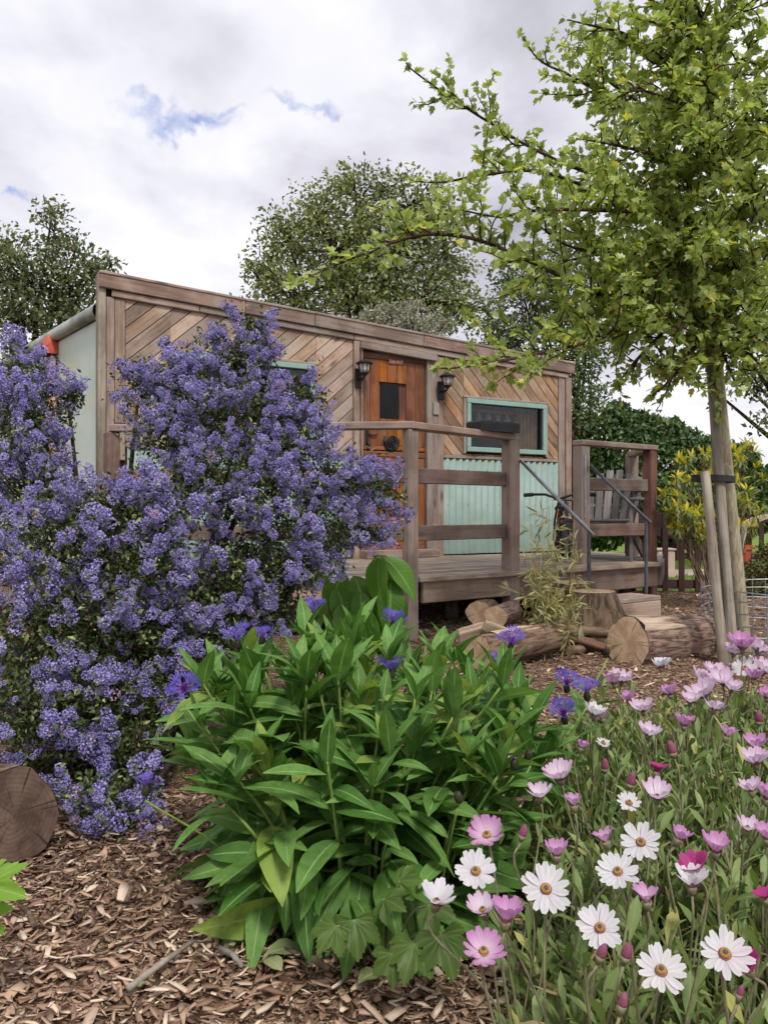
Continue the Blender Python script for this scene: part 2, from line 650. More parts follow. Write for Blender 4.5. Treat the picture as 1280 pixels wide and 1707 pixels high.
W_DIAG = m_wood('weathered_cladding', sc(192, 166, 145), sc(142, 116, 98), 0.26, grey=sc(184, 168, 156), stain=0.45)
W_DIAGR = m_wood('warm_cladding', sc(194, 158, 122), sc(140, 105, 78), 0.25, grey=sc(176, 156, 136), stain=0.45)
W_TRIM = m_wood('grey_trim_wood', sc(184, 163, 146), sc(136, 116, 103), 0.15, grey=sc(158, 148, 140))
W_FASC = m_wood('fascia_wood', sc(172, 147, 133), sc(126, 104, 94), 0.15, grey=sc(150, 140, 132))
W_RAIL = m_wood('rail_wood', sc(180, 156, 140), sc(140, 119, 106), 0.10, grey=sc(166, 150, 138), knots=.4)
W_RAILD = m_wood('dark_rail_wood', sc(144, 120, 107), sc(106, 88, 79), 0.12, grey=sc(134, 119, 110), knots=.4)
W_RED = m_wood('red_brown_post_wood', sc(136, 98, 82), sc(98, 68, 57), 0.1)
W_DECK = m_wood('deck_wood', sc(186, 168, 152), sc(136, 120, 107), 0.18, grey=sc(160, 150, 140), knots=.3)
W_DOOR = m_wood('varnished_door_wood', sc(190, 114, 52), sc(116, 66, 33), 0.30, rough=0.5, grey=sc(136, 96, 68), stain=0.6)
W_CHAIR = m_wood('silvered_chair_wood', sc(140, 134, 132), sc(96, 90, 88), 0.15, knots=.2)
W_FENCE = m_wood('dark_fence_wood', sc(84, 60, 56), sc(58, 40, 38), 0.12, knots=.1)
W_STAKE = m_wood('stake_wood', sc(170, 161, 146), sc(112, 103, 91), 0.08, knots=.5)
SAGE = m_plain('sage_metal', sc(140, 161, 154), sc(127, 149, 141), 2.5, 0.55, bump=0.05, dirt=sc(150, 168, 150))
SAGEF = m_plain('sage_window_paint', sc(146, 178, 168), sc(136, 168, 158), 8, 0.5, bump=0.1)
SIDE = m_plain('pale_green_panel', sc(206, 218, 204), sc(190, 208, 194), 1.6, 0.6, bump=0.05, dirt=sc(214, 206, 160), dscale=1.7)
ROOFM = m_plain('roof_edge_metal', sc(176, 184, 174), sc(128, 136, 124), 5, 0.6, bump=0.4, dirt=sc(92, 98, 86))
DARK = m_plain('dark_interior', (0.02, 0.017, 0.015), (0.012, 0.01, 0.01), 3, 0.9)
BLACK = m_plain('black_metal', (0.022, 0.022, 0.025), (0.012, 0.012, 0.014), 20, 0.45, 0.2)
RUBBER = m_plain('black_rubber', (0.02, 0.02, 0.02), (0.03, 0.03, 0.03), 30, 0.75)
GALV = m_plain('galvanised_steel', (0.42, 0.44, 0.46), (0.30, 0.31, 0.33), 14, 0.42, 0.8, 0.05)
DKSTEEL = m_plain('dark_steel', (0.16, 0.165, 0.18), (0.11, 0.115, 0.125), 14, 0.45, 0.6, 0.05)
GLASS = m_glass('window_glass')
REDP = m_plain('red_painted_metal', sc(205, 92, 66), sc(180, 76, 54), 5, 0.55)
PINKP = m_plain('pink_pipe', sc(226, 168, 150), sc(206, 150, 134), 4, 0.6)
WHITE = m_plain('white_plastic', (0.8, 0.8, 0.8), (0.7, 0.7, 0.7), 8, 0.4)
TERRA = m_plain('terracotta', sc(190, 92, 62), sc(160, 74, 50), 10, 0.8)
FROST = m_plain('frosted_lamp_glass', (0.62, 0.6, 0.55), (0.5, 0.48, 0.44), 10, 0.25)
CURTAIN = m_plain('brown_curtain', sc(168, 128, 96), sc(130, 96, 70), 7, 0.9)
BARK = m_bark('dark_log_bark', sc(78, 61, 54), sc(156, 131, 117), (5, 34, 34))
LBARK = m_bark('brown_log_bark', sc(78, 62, 50), sc(142, 120, 100), (4, 26, 26))
BARK2 = m_bark('brown_bark', sc(76, 62, 50), sc(136, 116, 96))
BARKD = m_bark('dark_twig_bark', sc(44, 34, 28), sc(84, 66, 54), (20, 20, 6))
YBARK = m_bark('young_tree_bark', sc(140, 132, 108), sc(178, 168, 144), (34, 34, 9), moss=sc(140, 144, 104), bump=0.3)
ENDG = m_endgrain('sawn_end_grain', sc(212, 186, 154), sc(176, 144, 114), sc(146, 112, 86), .28)
ENDD = m_endgrain('old_dark_end_grain', sc(116, 96, 84), sc(78, 62, 54), sc(56, 43, 38), .22)
SPLIT = m_wood('stripped_sapwood', sc(214, 192, 164), sc(164, 136, 110), .12)
STONE = m_plain('pale_stone', (0.55, 0.54, 0.52), (0.38, 0.37, 0.36), 9, 0.85, bump=0.6)
BRICKP = m_plain('pinkish_render', sc(206, 180, 166), sc(180, 152, 140), 5, 0.9)

# ------------------------------------------------------------------ setting: ground, lawn, path


def m_ground():
    m, t = mat_new('bark_mulch_soil')
    pos = t.n('ShaderNodeNewGeometry').outputs['Position']
    v = t.n('ShaderNodeTexVoronoi', {'Vector': t.vmath('MULTIPLY', t.vmath('ADD', pos, t.vmath('SCALE', t.n('ShaderNodeTexNoise', {'Vector': pos, 'Scale': 6.0}).outputs[1])), (1, 1.0, 1)), 'Scale': 46.0})
    n = t.noise(pos, 30, 6, 0.65)
    vs = t.n('ShaderNodeSeparateXYZ', {0: v.outputs[1]}).outputs[0]
    c = t.ramp(vs, [(0.0, sc(62, 44, 36)), (0.35, sc(104, 78, 62)), (0.7, sc(158, 126, 102)), (1.0, sc(206, 180, 150))])
    c = t.mix(t.maprange(n, 0.6, 0.35, 0, .7), c, sc(60, 42, 34))
    h = t.math('ADD', t.math('MULTIPLY', vs, 0.6), n)
    bmp = t.n('ShaderNodeBump', {'Height': h, 'Strength': 1.0, 'Distance': 0.02}).outputs[0]
    b = t.n('ShaderNodeBsdfPrincipled', {'Base Color': c, 'Roughness': 0.9, 'Normal': bmp, 'Specular IOR Level': 0.15})
    return finish(m, t, b.outputs[0])


def m_lawn():
    m, t = mat_new('lawn_grass')
    pos = t.n('ShaderNodeNewGeometry').outputs['Position']
    n = t.noise(pos, 1.3, 5)
    n2 = t.noise(pos, 60, 4, 0.7)
    c = t.mix(n, sc(104, 138, 54), sc(142, 160, 84))
    c = t.mix(t.maprange(n2, 0.3, 0.6, .6, 0), c, sc(60, 84, 34))
    bmp = t.n('ShaderNodeBump', {'Height': n2, 'Strength': 1.0, 'Distance': 0.02}).outputs[0]
    return finish(m, t, t.n('ShaderNodeBsdfPrincipled', {'Base Color': c, 'Roughness': 0.9, 'Normal': bmp, 'Specular IOR Level': 0.1}).outputs[0])


GROUND = m_ground()
gx = np.concatenate([np.linspace(-60, -3, 8), np.linspace(-2.5, 4.5, 60), np.linspace(5, 60, 8)])
gy = np.concatenate([np.linspace(-20, 0, 4), np.linspace(0.3, 7.5, 60), np.linspace(8, 90, 10)])
GX, GY = np.meshgrid(gx, gy)


def gz(x, y):
    """gentle unevenness of the mulch bed"""
    m = np.clip((np.abs(x - 1) < 3.4) * (y > .4) * (y < 7.4), 0, 1)
    return m * (0.018 * np.sin(2.3 * x + 1.1 * y) + 0.014 * np.sin(3.7 * y - 1.9 * x + 1.0))


GZ = gz(GX, GY)
nx, ny = len(gx), len(gy)
ii = (np.arange(ny - 1)[:, None] * nx + np.arange(nx - 1)[None]).ravel()
gme = np_mesh('ground', np.stack([GX.ravel(), GY.ravel(), GZ.ravel()], -1), [np.stack([ii, ii + 1, ii + nx + 1, ii + nx], -1)], None, True)
tag(meshobj('ground', gme, GROUND), 'brown bark mulch bed and soil of the garden', kind='structure')


def sheet(name, poly, z, mat, label):
    me = bpy.data.meshes.new(name)
    me.from_pydata([(x, y, z) for x, y in poly], [], [tuple(range(len(poly)))])
    return tag(meshobj(name, me, mat), label, kind='structure')


LAWN = m_lawn()
sheet('lawn', [(1.5, 8.35), (12, 6.6), (16, 60), (-6, 60)], 0.006, LAWN, 'green lawn beyond the dark picket fence')
sheet('path', [(2.0, 10.1), (3.2, 9.95), (4.4, 10.2), (5.0, 10.7), (4.6, 11.2), (3.0, 11.0), (2.0, 11.2)], 0.011, m_plain('pale_gravel', sc(226, 204, 184), sc(196, 170, 150), 40, 0.9, bump=0.8), 'pale pinkish gravel path across the lawn')
# blades on the nearest lawn
K = 9000
L = np.stack([rng.uniform(2.3, 6.5, K), rng.uniform(8.3, 13, K), np.full(K, 0.006)], -1)
L = L[~((L[:, 1] > 9.95) & (L[:, 1] < 11.2) & (L[:, 0] < 5))]
d = rdir(len(L)) * 0.5 + np.array([0, 0, 1.0])
V, FS, luv = instance(t_rhomb(0.16, 0.05), frames(d, rdir(len(L))), L, rng.uniform(0.03, 0.07, len(L)))
tag(meshobj('grass', np_mesh('grass', V, FS, luv), m_leaf('grass_blade', sc(92, 128, 46), sc(136, 156, 74), trans=.3)), 'short mown grass on the lawn', 'grass', kind='stuff')

# loose wood chips: the real surface of the bed
CHIPM = m_leaf('wood_chip', sc(122, 94, 77), sc(190, 160, 134), sc(222, 200, 174), 0.16, rough=0.85, trans=0, spec=0.2)
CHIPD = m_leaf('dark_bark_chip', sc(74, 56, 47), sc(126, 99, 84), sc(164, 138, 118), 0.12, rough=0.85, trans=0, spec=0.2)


def t_chip(seed):
    r = np.random.default_rng(seed)
    wv = r.uniform(0.10, 0.46)
    th = r.uniform(0.018, 0.055)
    bend = r.uniform(-0.10, 0.10)
    V, U = [], []
    for i, x in enumerate((-0.5, 0.0, 0.5)):
        ww = wv * (1.0 if i == 1 else r.uniform(0.15, 1.15)) / 2
        sk = r.uniform(-0.06, 0.06)
        z = bend * (1 - 4 * x * x)
        xs = r.uniform(-.08, .08, 4)
        V += [(x + xs[0], -ww + sk, z - th), (x + xs[1], ww + sk, z - th), (x + xs[2], ww + sk, z + th * r.uniform(.3, 1)), (x + xs[3], -ww + sk, z + th * r.uniform(.3, 1))]
        U += [(0.2, x + .5)] * 4
    Fq = []
    for i in (0, 4):
        for k in range(4):
            a, b = i + k, i + (k + 1) % 4
            Fq.append((a, b, b + 4, a + 4))
    Fq += [(3, 2, 1, 0), (8, 9, 10, 11)]
    return np.array(V), [np.array(Fq)], np.array(U)


CHIPS = [t_chip(i) for i in range(24)]


def chips(name, label, n, xr, yr, smin, smax, mat, keep=None, z=0.0, layers=0.02):
    x = rng.uniform(*xr, n)
    y = yr[0] + (yr[1] - yr[0]) * rng.random(n) ** 1.25
    if keep is not None:
        k = keep(x, y)
        x, y = x[k], y[k]
    n = len(x)
    L = np.stack([x, y, gz(x, y) + z + rng.random(n) * layers], -1)
    a = rng.uniform(0, 2 * PI, n)
    X = np.stack([np.cos(a), np.sin(a), rng.normal(0, 0.22, n)], -1)
    Z = np.stack([rng.normal(0, 0.24, n), rng.normal(0, 0.24, n), np.ones(n)], -1)
    s = smin + (smax - smin) * rng.random(n) ** 2.6
    Sc = np.stack([s, s * rng.uniform(.6, 1.2, n), s * rng.uniform(.6, 1.2, n)], -1)
    R = frames(X, Z)
    pk = rng.integers(0, len(CHIPS), n)
    V, FS, luv = merge([instance(CHIPS[i], R[pk == i], L[pk == i], Sc[pk == i]) for i in range(len(CHIPS))])
    o = meshobj(name, np_mesh(name, V, FS, luv), mat)
    tag(o, label, 'wood chips', kind='stuff')


chips('wood_chips', 'loose brown wood chips covering the bed in front', 26000, (-1.0, 0.75), (1.12, 2.7), 0.005, 0.040, CHIPM, lambda x, y: (np.abs(x) < 0.52 * y + .12) & (((x + .05) / .26) ** 2 + ((y - 1.72) / .26) ** 2 > 1) & ~((x < -.3) & (y > 2.3)))
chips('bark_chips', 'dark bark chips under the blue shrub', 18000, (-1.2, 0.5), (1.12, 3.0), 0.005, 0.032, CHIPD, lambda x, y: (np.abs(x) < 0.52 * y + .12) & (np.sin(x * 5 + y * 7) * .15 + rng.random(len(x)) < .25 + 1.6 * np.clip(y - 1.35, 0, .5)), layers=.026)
chips('pale_wood_chips', 'larger pale chips scattered over the front of the mulch', 300, (-1.0, 0.75), (1.12, 2.2), 0.024, 0.058, m_leaf('pale_chip', sc(178, 152, 132), sc(220, 200, 178), rough=.85, trans=0, spec=.2), lambda x, y: np.abs(x) < 0.52 * y + .12, z=.012)
chips('path_wood_chips', 'pale wood chips between the logs and the steps', 15000, (0.1, 3.6), (2.2, 8.2), 0.018, 0.055, CHIPM, lambda x, y: (x < 0.52 * y + .1))

# ------------------------------------------------------------------ cabin
WD = Vector((0.863, 0.505, 0)).normalized()      # along the front wall, to the right and away
WN = Vector((WD.y, -WD.x, 0))                     # out of the wall, towards the deck
WC = Vector((-2.116, 6.08, 0))                    # left corner
DECKZ = 0.39


def wu(px, w_=0.0):
    k = (px - 640) / F
    c = WC + WN * w_
    return (k * c.y - c.x) / (WD.x - k * WD.y)


def wz(px, py, w_=0.0):
    u = wu(px, w_)
    return u, CAMZ - (py - 853.5) / F * (WC + WN * w_ + WD * u).y


def wp(u, v, w_=0.0):
    return WC + WD * u + WN * w_ + Vector((0, 0, v))


WR = Matrix((WD, Vector((0, 0, 1)), WN)).transposed().to_4x4()      # local x=u, y=up, z=out


def wallM(u, v, w_=0.0):
    M = WR.copy()
    M.translation = wp(u, v, w_)
    return M


UR = wu(944)
ztl = wz(172, 458)[1]
ztr = wz(948, 607)[1]
slope = (ztr - ztl) / UR


def top(u):
    return ztl + slope * u


cabin = thing('garden_cabin', 'timber clad garden cabin with diagonal boards, sage window frames and corrugated sheets', 'cabin', wp(UR / 2, 0, -1.0))


def wbox(name, u0, u1, v0, v1, w0, w1, mat, parent=cabin, b=0.004, vertical=None, label=None):
    """box in wall coordinates with the grain along its longer side"""
    du, dv = u1 - u0, v1 - v0
    if vertical is None:
        vertical = dv > du
    c = wp((u0 + u1) / 2, (v0 + v1) / 2, (w0 + w1) / 2)
    if vertical:
        M = frame((0, 0, 1), WN, c)
        return MB().box((0, 0, 0), (dv, du, w1 - w0), b=b).build(name, mat, parent, M, label=label)
    M = frame(WD, WN, c)
    return MB().box((0, 0, 0), (du, dv, w1 - w0), b=b).build(name, mat, parent, M, label=label)


def clip(poly, nx_, ny_, d_):
    """keep n.p <= d"""
    out = []
    for i in range(len(poly)):
        a, b = poly[i], poly[(i + 1) % len(poly)]
        fa, fb = nx_ * a[0] + ny_ * a[1] - d_, nx_ * b[0] + ny_ * b[1] - d_
        if fa <= 0:
            out.append(a)
        if fa * fb < 0:
            t_ = fa / (fa - fb)
            out.append((a[0] + (b[0] - a[0]) * t_, a[1] + (b[1] - a[1]) * t_))
    return out


def clip_convex(poly, region):
    for i in range(len(region)):
        a, b = region[i], region[(i + 1) % len(region)]
        ex, ey = b[0] - a[0], b[1] - a[1]
        poly = clip(poly, ey, -ex, ey * a[0] - ex * a[1])
        if len(poly) < 3:
            return []
    return poly


def area(p):
    return 0.5 * abs(sum(p[i][0] * p[(i + 1) % len(p)][1] - p[(i + 1) % len(p)][0] * p[i][1] for i in range(len(p))))


def dedupe(p):
    o = []
    for q in p:
        if not o or math.hypot(q[0] - o[-1][0], q[1] - o[-1][1]) > 0.002:
            o.append(q)
    if len(o) > 2 and math.hypot(o[0][0] - o[-1][0], o[0][1] - o[-1][1]) < 0.002:
        o.pop()
    return o


def diagonal(region_list, ang, wid, mat, parent, thick=0.022):
    ca, sa = math.cos(ang), math.sin(ang)
    for k in range(-60, 60):
        jit = random.uniform(-.002, .002)
        q0, q1 = k * wid + 0.003, (k + 1) * wid - 0.003
        strip = [(-9, q0), (9, q0), (9, q1), (-9, q1)]
        strip = [(x * ca - y * sa, x * sa + y * ca) for x, y in strip]
        for reg in region_list:
            p = dedupe(clip_convex(strip, reg))
            if len(p) < 3 or area(p) < 0.0012:
                continue
            cx, cy = sum(a[0] for a in p) / len(p), sum(a[1] for a in p) / len(p)
            lp = [((x - cx) * ca + (y - cy) * sa, -(x - cx) * sa + (y - cy) * ca) for x, y in p]
            M = frame(WD * ca + Vector((0, 0, sa)), WN, wp(cx, cy, random.uniform(0.0, 0.005)))
            MB().prism(lp, 0.002, thick + jit, 0.003).build('diagonal_board', mat, parent, M)


# key lines of the facade, read off in wall coordinates
uA, uB = wu(208), wu(586)              # left panel
uDl, uDr = wu(600), wu(706)            # door
uC, uD_ = wu(737), wu(927)             # right panel
zS = wz(735, 763)[1]                   # top of the corrugated sheets
L0, L1 = wz(287, 590), wz(520, 690)    # left window, outer frame
wl = (L0[0], wu(521), zS + 0.06, wz(287, 586)[1])
R0 = wz(773, 664)
wr = (wu(773), wu(905), wz(773, 753)[1], wz(773, 664)[1])


def around(u0, u1, v0, win):
    a, b, c, d = win
    t0, t1, ta, tb = top(u0) - .10, top(u1) - .10, top(a) - .10, top(b) - .10
    return [[(u0, v0), (a, v0), (a, ta), (u0, t0)], [(b, v0), (u1, v0), (u1, t1), (b, tb)],
            [(a, d), (b, d), (b, tb), (a, ta)], [(a, v0), (b, v0), (b, c), (a, c)]]


g_ = 0.02
winL = (wl[0] - g_, wl[1] + g_, wl[2] - g_, wl[3] + g_)
winR = (wr[0] - g_, wr[1] + g_, wr[2] - g_, wr[3] + g_)
diagonal(around(uA, uB, zS + 0.02, winL), math.radians(41), 0.097, W_DIAG, cabin)
diagonal(around(uC, uD_, zS + 0.03, winR), math.radians(-46), 0.092, W_DIAGR, cabin)

# backing wall in pieces round the openings
bk = MB()


def back(u0, u1, v0, v1):
    bk.box(((u0 + u1) / 2, (v0 + v1) / 2, -0.03), (u1 - u0, v1 - v0, 0.056), b=0.001)


def backing(u0, u1, win):
    a, b, c, d = win
    n = 3
    zt = top(u1) - 0.06
    back(u0, a, DECKZ - .1, zt)
    back(b, u1, DECKZ - .1, zt)
    back(a, b, DECKZ - .1, c)
    back(a, b, d, zt)


backing(0.012, uDl - .02, wl)
backing(uDr + .02, UR - .012, wr)
back(uDl - .02, uDr + .02, DECKZ - .1, DECKZ + .02)
for (a_, b_) in ((0.012, uDl - .02), (uDr + .02, UR - .012)):
    y0_ = top(b_) - .062
    bk.prism([(a_, y0_), (b_, y0_), (b_, top(b_) - .03), (a_, top(a_) - .03)], -.058, -.002, .001)
bk.build('backing_wall', W_FENCE, cabin, wallM(0, 0))
# dark room behind the glass
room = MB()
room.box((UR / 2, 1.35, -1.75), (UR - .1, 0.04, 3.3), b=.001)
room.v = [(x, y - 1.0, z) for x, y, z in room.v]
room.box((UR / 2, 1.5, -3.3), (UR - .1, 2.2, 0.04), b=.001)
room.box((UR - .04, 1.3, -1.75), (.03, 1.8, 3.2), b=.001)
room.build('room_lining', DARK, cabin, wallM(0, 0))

# fascia: cap board and a lower board, jointed
SD = (WD + Vector((0, 0, slope))).normalized()
NU = SD.cross(WN) * -1 if SD.cross(WN).z < 0 else SD.cross(WN)
cuts = [-0.03, wu(405), wu(520), wu(700), wu(815), UR + 0.06]
for i in range(5):
    a, b = cuts[i] + (.002 if i else 0), cuts[i + 1] - .002
    p0, p1 = wp(a, top(a) - 0.055, 0.05), wp(b, top(b) - 0.055, 0.05)
    beam('fascia_board', p0, p1, 0.035, 0.105, W_FASC, cabin, NU)
    p0, p1 = wp(a, top(a) + 0.004, 0.0), wp(b, top(b) + 0.004, 0.0)
    beam('cap_board', p0, p1, 0.15, 0.022, W_TRIM, cabin, NU)
cuts = [0.06, wu(330), wu(586), wu(770), UR - .01]
for i in range(4):
    a, b = cuts[i] + .002, cuts[i + 1] - .002
    beam('lower_fascia_board', wp(a, top(a) - .135, 0.036), wp(b, top(b) - .135, 0.036), 0.025, 0.05, W_TRIM, cabin, NU)

# corner boards and posts
u1_, u2_ = wu(176), wu(190)
wbox('edge_strip', -0.035, u1_ - .004, DECKZ - .15, top(0) - .01, -0.06, 0.04, W_STAKE)
wbox('corner_board', u1_, u2_ - .002, zS - .12, top(u1_) - .165, 0.002, 0.032, W_TRIM)
wbox('corner_board', u2_ + .002, uA - .003, zS + .16, top(u2_) - .165, 0.002, 0.030, W_TRIM)
wbox('corner_board', u2_ + .002, uA - .003, zS - .12, zS + .155, 0.002, 0.031, W_TRIM)
wbox('sill_board', uA, uB, zS - .02, zS + .018, 0.002, 0.034, W_TRIM)
wbox('door_post', uB + .002, uDl - .022, DECKZ, top(uB) - .165, 0.002, 0.045, W_TRIM)
wbox('door_post', uDl - .02, uDl - .002, DECKZ, top(uB) - .19, 0.001, 0.065, W_FASC)
wbox('door_post', uDr + .002, uDr + .055, DECKZ, top(uDr) - .20, 0.001, 0.060, W_TRIM)
wbox('door_post', uDr + .058, uC - .075, DECKZ, top(uDr) - .165, 0.002, 0.040, W_TRIM)
wbox('door_post', uC - .072, uC - .003, DECKZ, top(uC) - .165, 0.002, 0.034, W_FASC)
wbox('name_plank', uDr + .075, uC - .07, wz(720, 692)[1], wz(720, 672)[1], 0.041, 0.055, W_TRIM)
a, b = uDl - .03, uDr + .10
beam('door_head_board', wp(a, top(a) - .20, .065), wp(b, top(b) - .20, .065), 0.05, 0.06, W_TRIM, cabin, NU)
wbox('sill_board', uC, uD_, zS - .002, zS + .028, 0.002, 0.034, W_TRIM)
wbox('corner_board', uD_ + .003, UR - .05, DECKZ - .05, top(UR) - .15, 0.002, 0.036, W_TRIM)
wbox('corner_board', UR - .048, UR + .03, DECKZ - .05, top(UR) - .15, -0.06, 0.050, W_FASC)


def corrugated(name, u0, u1, v0, v1):
    n = int((u1 - u0) / 0.0095)
    xs = np.linspace(u0, u1, n + 1)
    z = 0.022 + 0.0095 * np.sin(xs * 2 * PI / 0.076)
    V = []
    for v in (v0, v1):
        V += [(x - u0, v - v0, zz) for x, zz in zip(xs, z)]
    for v in (v1, v0):
        V += [(x - u0, v - v0, zz - 0.003) for x, zz in zip(xs, z)]
    m = n + 1
    Fq = [(r * m + i, r * m + i + 1, (r + 1) * m + i + 1, (r + 1) * m + i) for r in range(3) for i in range(n)]
    me = np_mesh(name, np.array(V), [np.array(Fq)], None, True)
    o = meshobj(name, me, SAGE, cabin, wallM(u0, v0, 0.0))
    sc_b = MB()
    for r in (0.12, (v1 - v0) * .52, (v1 - v0) - .1):
        x = 0.095 - 0.076 * 0.0 - (u0 % 0.076)
        while x < u1 - u0:
            sc_b.lathe([(0.006, 0.03), (0.006, 0.034), (0.003, 0.037)], 6, (x, r, 0.0))
            x += 0.228
    sc_b.build('screws', GALV, o, wallM(u0, v0, 0.0))
    o2 = o.children[0]
    o2['kind'] = 'stuff'


corrugated('corrugated_sheet', uC + .003, uC + .62, DECKZ + .012, zS - .006)
corrugated('corrugated_sheet', uC + .622, uD_ - .002, DECKZ + .012, zS - .004)
for i in range(4):
    a = uA + .01 + (uB - uA - .02) * i / 4
    corrugated('corrugated_sheet', a + .001, a + (uB - uA - .02) / 4 - .001, DECKZ + .012, zS - .022)


def window(win, label):
    a, b, c, d = win
    root = wbox('window', a + .001, b - .001, c + .001, c + .047, 0.004, 0.062, SAGEF, label=label)     # bottom frame member carries the window
    fw = 0.046
    wbox('window_frame', a + .001, b - .001, d - fw, d - .001, 0.004, 0.060, SAGEF, root)
    wbox('window_frame', a + .001, a + fw, c + fw + .002, d - fw - .001, 0.004, 0.061, SAGEF, root)
    wbox('window_frame', b - fw, b - .001, c + fw + .002, d - fw - .001, 0.004, 0.061, SAGEF, root)
    wbox('sash', b - fw - .022, b - fw - .001, c + fw + .002, d - fw - .002, 0.002, 0.042, BLACK, root)
    wbox('pane', a + fw, b - fw - .022, c + fw, d - fw, 0.012, 0.018, GLASS, root, b=0.0005)
    t0, t1 = top(a) - top(b), 0
    wbox('window_trim', a - g_ - .012, b + g_ + .012, d + .001, d + .024, 0.003, 0.05, W_TRIM, root)
    wbox('window_trim', a - g_ - .008, a - .001, c - .02, d, 0.003, 0.045, W_TRIM, root)
    wbox('window_trim', b + .001, b + g_ + .008, c - .02, d, 0.003, 0.045, W_TRIM, root)
    return root


wR = window(wr, 'wide low window with sage green frame right of the door')
wL = window(wl, 'sage framed window behind the blue blossom')
# seen through the right window: red rail, curtain, sill clutter
a, b, c, d = wr
wbox('curtain_rail', a + .2, b - .06, d - .105, d - .075, -0.12, -0.09, REDP, cabin)
cb = MB()
cv = []
N = 22
for i in range(N + 1):
    x = b - .32 + i * .26 / N
    for y in (c - .1, d - .03):
        cv.append((x, y, -0.045 + 0.016 * math.sin(i * 1.5)))
cb.add(cv, [(2 * i, 2 * i + 2, 2 * i + 3, 2 * i + 1) for i in range(N)])
cb.build('curtain', CURTAIN, cabin, wallM(0, 0))
ib = MB()
for i in range(5):
    x = a + .28 + i * .12
    ib.lathe([(0.03, 0), (0.035, .03), (0.02, .08), (0.02, .11)], 10, (x, d - .19 - random.uniform(0, .04), -0.14), Matrix.Rotation(-PI / 2, 3, 'X'))
ib.build('hanging_cups', FROST, cabin, wallM(0, 0))

# door: upper and lower leaf of boards
dz0, dz1 = DECKZ + 0.03, top(uDl) - .24
door = wbox('door', uDl + .002, uDr - .002, dz0, dz1, -0.025, 0.004, W_RED, label='orange varnished boarded stable door')
zsplit = wz(640, 752)[1]
zl = wz(640, 638)[1], wz(640, 698)[1]
nb = 7
ed = [uDl + .004 + (uDr - uDl - .008) * x for x in (0, .13, .27, .40, .545, .70, .85, 1)]
gl0, gl1 = wu(633), wu(664)
for i in range(nb):
    a, b = ed[i], ed[i + 1]
    for (z0, z1) in ((dz0 + .08, zsplit - .055), (zsplit + .045, dz1 - .06)):
        spans = [(z0, z1)]
        if b > gl0 + .01 and a < gl1 - .01 and z1 > zl[0]:
            spans = [(z0, zl[1] - .002), (zl[0] + .002, z1)]
        for (s0, s1) in spans:
            wbox('door_plank', a + .0015, b - .0015, s0, s1, 0.004, 0.024 + random.uniform(0, .004), W_DOOR, door, b=.003, vertical=True)
for z0, z1 in ((dz1 - .058, dz1 - .001), (zsplit + .006, zsplit + .043), (zsplit - .053, zsplit - .004), (dz0, dz0 + .078)):
    wbox('door_rail', uDl + .004, uDr - .004, z0, z1, 0.004, 0.034, W_DOOR if z1 < dz1 - .01 else W_RED, door, vertical=False)
wbox('door_window', gl0 + .001, gl1 - .001, zl[1], zl[0], 0.002, 0.014, m_plain('dark_glass', (0.006, 0.007, 0.006), (0.003, 0.003, 0.003), 4, 0.08, spec=.22, bump=0), door)
s0 = wz(657, 604)
M = wallM(s0[0], s0[1], 0.030)
MB().box((0, 0, 0), (0.155, 0.050, 0.008), b=.002).build('name_plate', m_plain('red_name_plate', sc(160, 66, 54), sc(150, 60, 50), 8, .5), door, M)
tcv = bpy.data.curves.new('name_plate_lettering', 'FONT')
tcv.body = 'THE HUT'
tcv.size = 0.036
tcv.align_x = 'CENTER'
tcv.align_y = 'CENTER'
tcv.extrude = 0.0008
tcv.materials.append(WHITE)
to = bpy.data.objects.new('name_plate_lettering', tcv)
COL.objects.link(to)
bpy.context.view_layer.update()
tme = bpy.data.meshes.new_from_object(to.evaluated_get(bpy.context.evaluated_depsgraph_get()))
bpy.data.objects.remove(to)
meshobj('name_plate_lettering', tme, WHITE, door, wallM(s0[0], s0[1], 0.0352))
# latch, thumb bar and spiral snail knocker
lz = wz(606, 728)
lt = MB().box((0.02, 0, 0.03), (0.035, 0.20, 0.012), b=.003)
lt.tube([(0.03, .02, .04), (.09, .015, .045), (.12, .025, .04)], [.008, .007, .005], 7)
lt.tube([(0.02, -.05, .04), (.03, -.08, .06), (.02, -.12, .04)], .006, 7)
lt.build('latch', BLACK, door, wallM(*lz, 0.0))
kz = wz(651, 738)
kn = MB()
sp_ = []
for i in range(60):
    a = i / 59 * 2 * PI * 3.1
    r = 0.008 + 0.058 * (i / 59)
    sp_.append((r * math.cos(a), r * math.sin(a) * 1.08, 0.050 - 0.02 * i / 59))
kn.tube(sp_, [0.006 + .006 * i / 59 for i in range(60)], 7)
kn.lathe([(0.062, 0.026), (0.06, 0.034), (0.02, 0.042)], 20)
kn.tube([(0.03, -.062, .036), (-.03, -.068, .038), (-.07, -.05, .04), (-.085, 0.0, .042), (-.09, .03, .045)], [.008, .014, .013, .011, .009], 8)
kn.tube([(-.09, .03, .045), (-.10, .055, .05)], .003, 5)
kn.tube([(-.088, .03, .045), (-.08, .058, .05)], .003, 5)
kn.build('snail_knocker', BLACK, door, wallM(*kz, 0.0), smooth=True)
wbox('door_step', uDl - .03, uDr + .06, DECKZ + .001, DECKZ + .07, 0.012, 0.19, W_FASC)

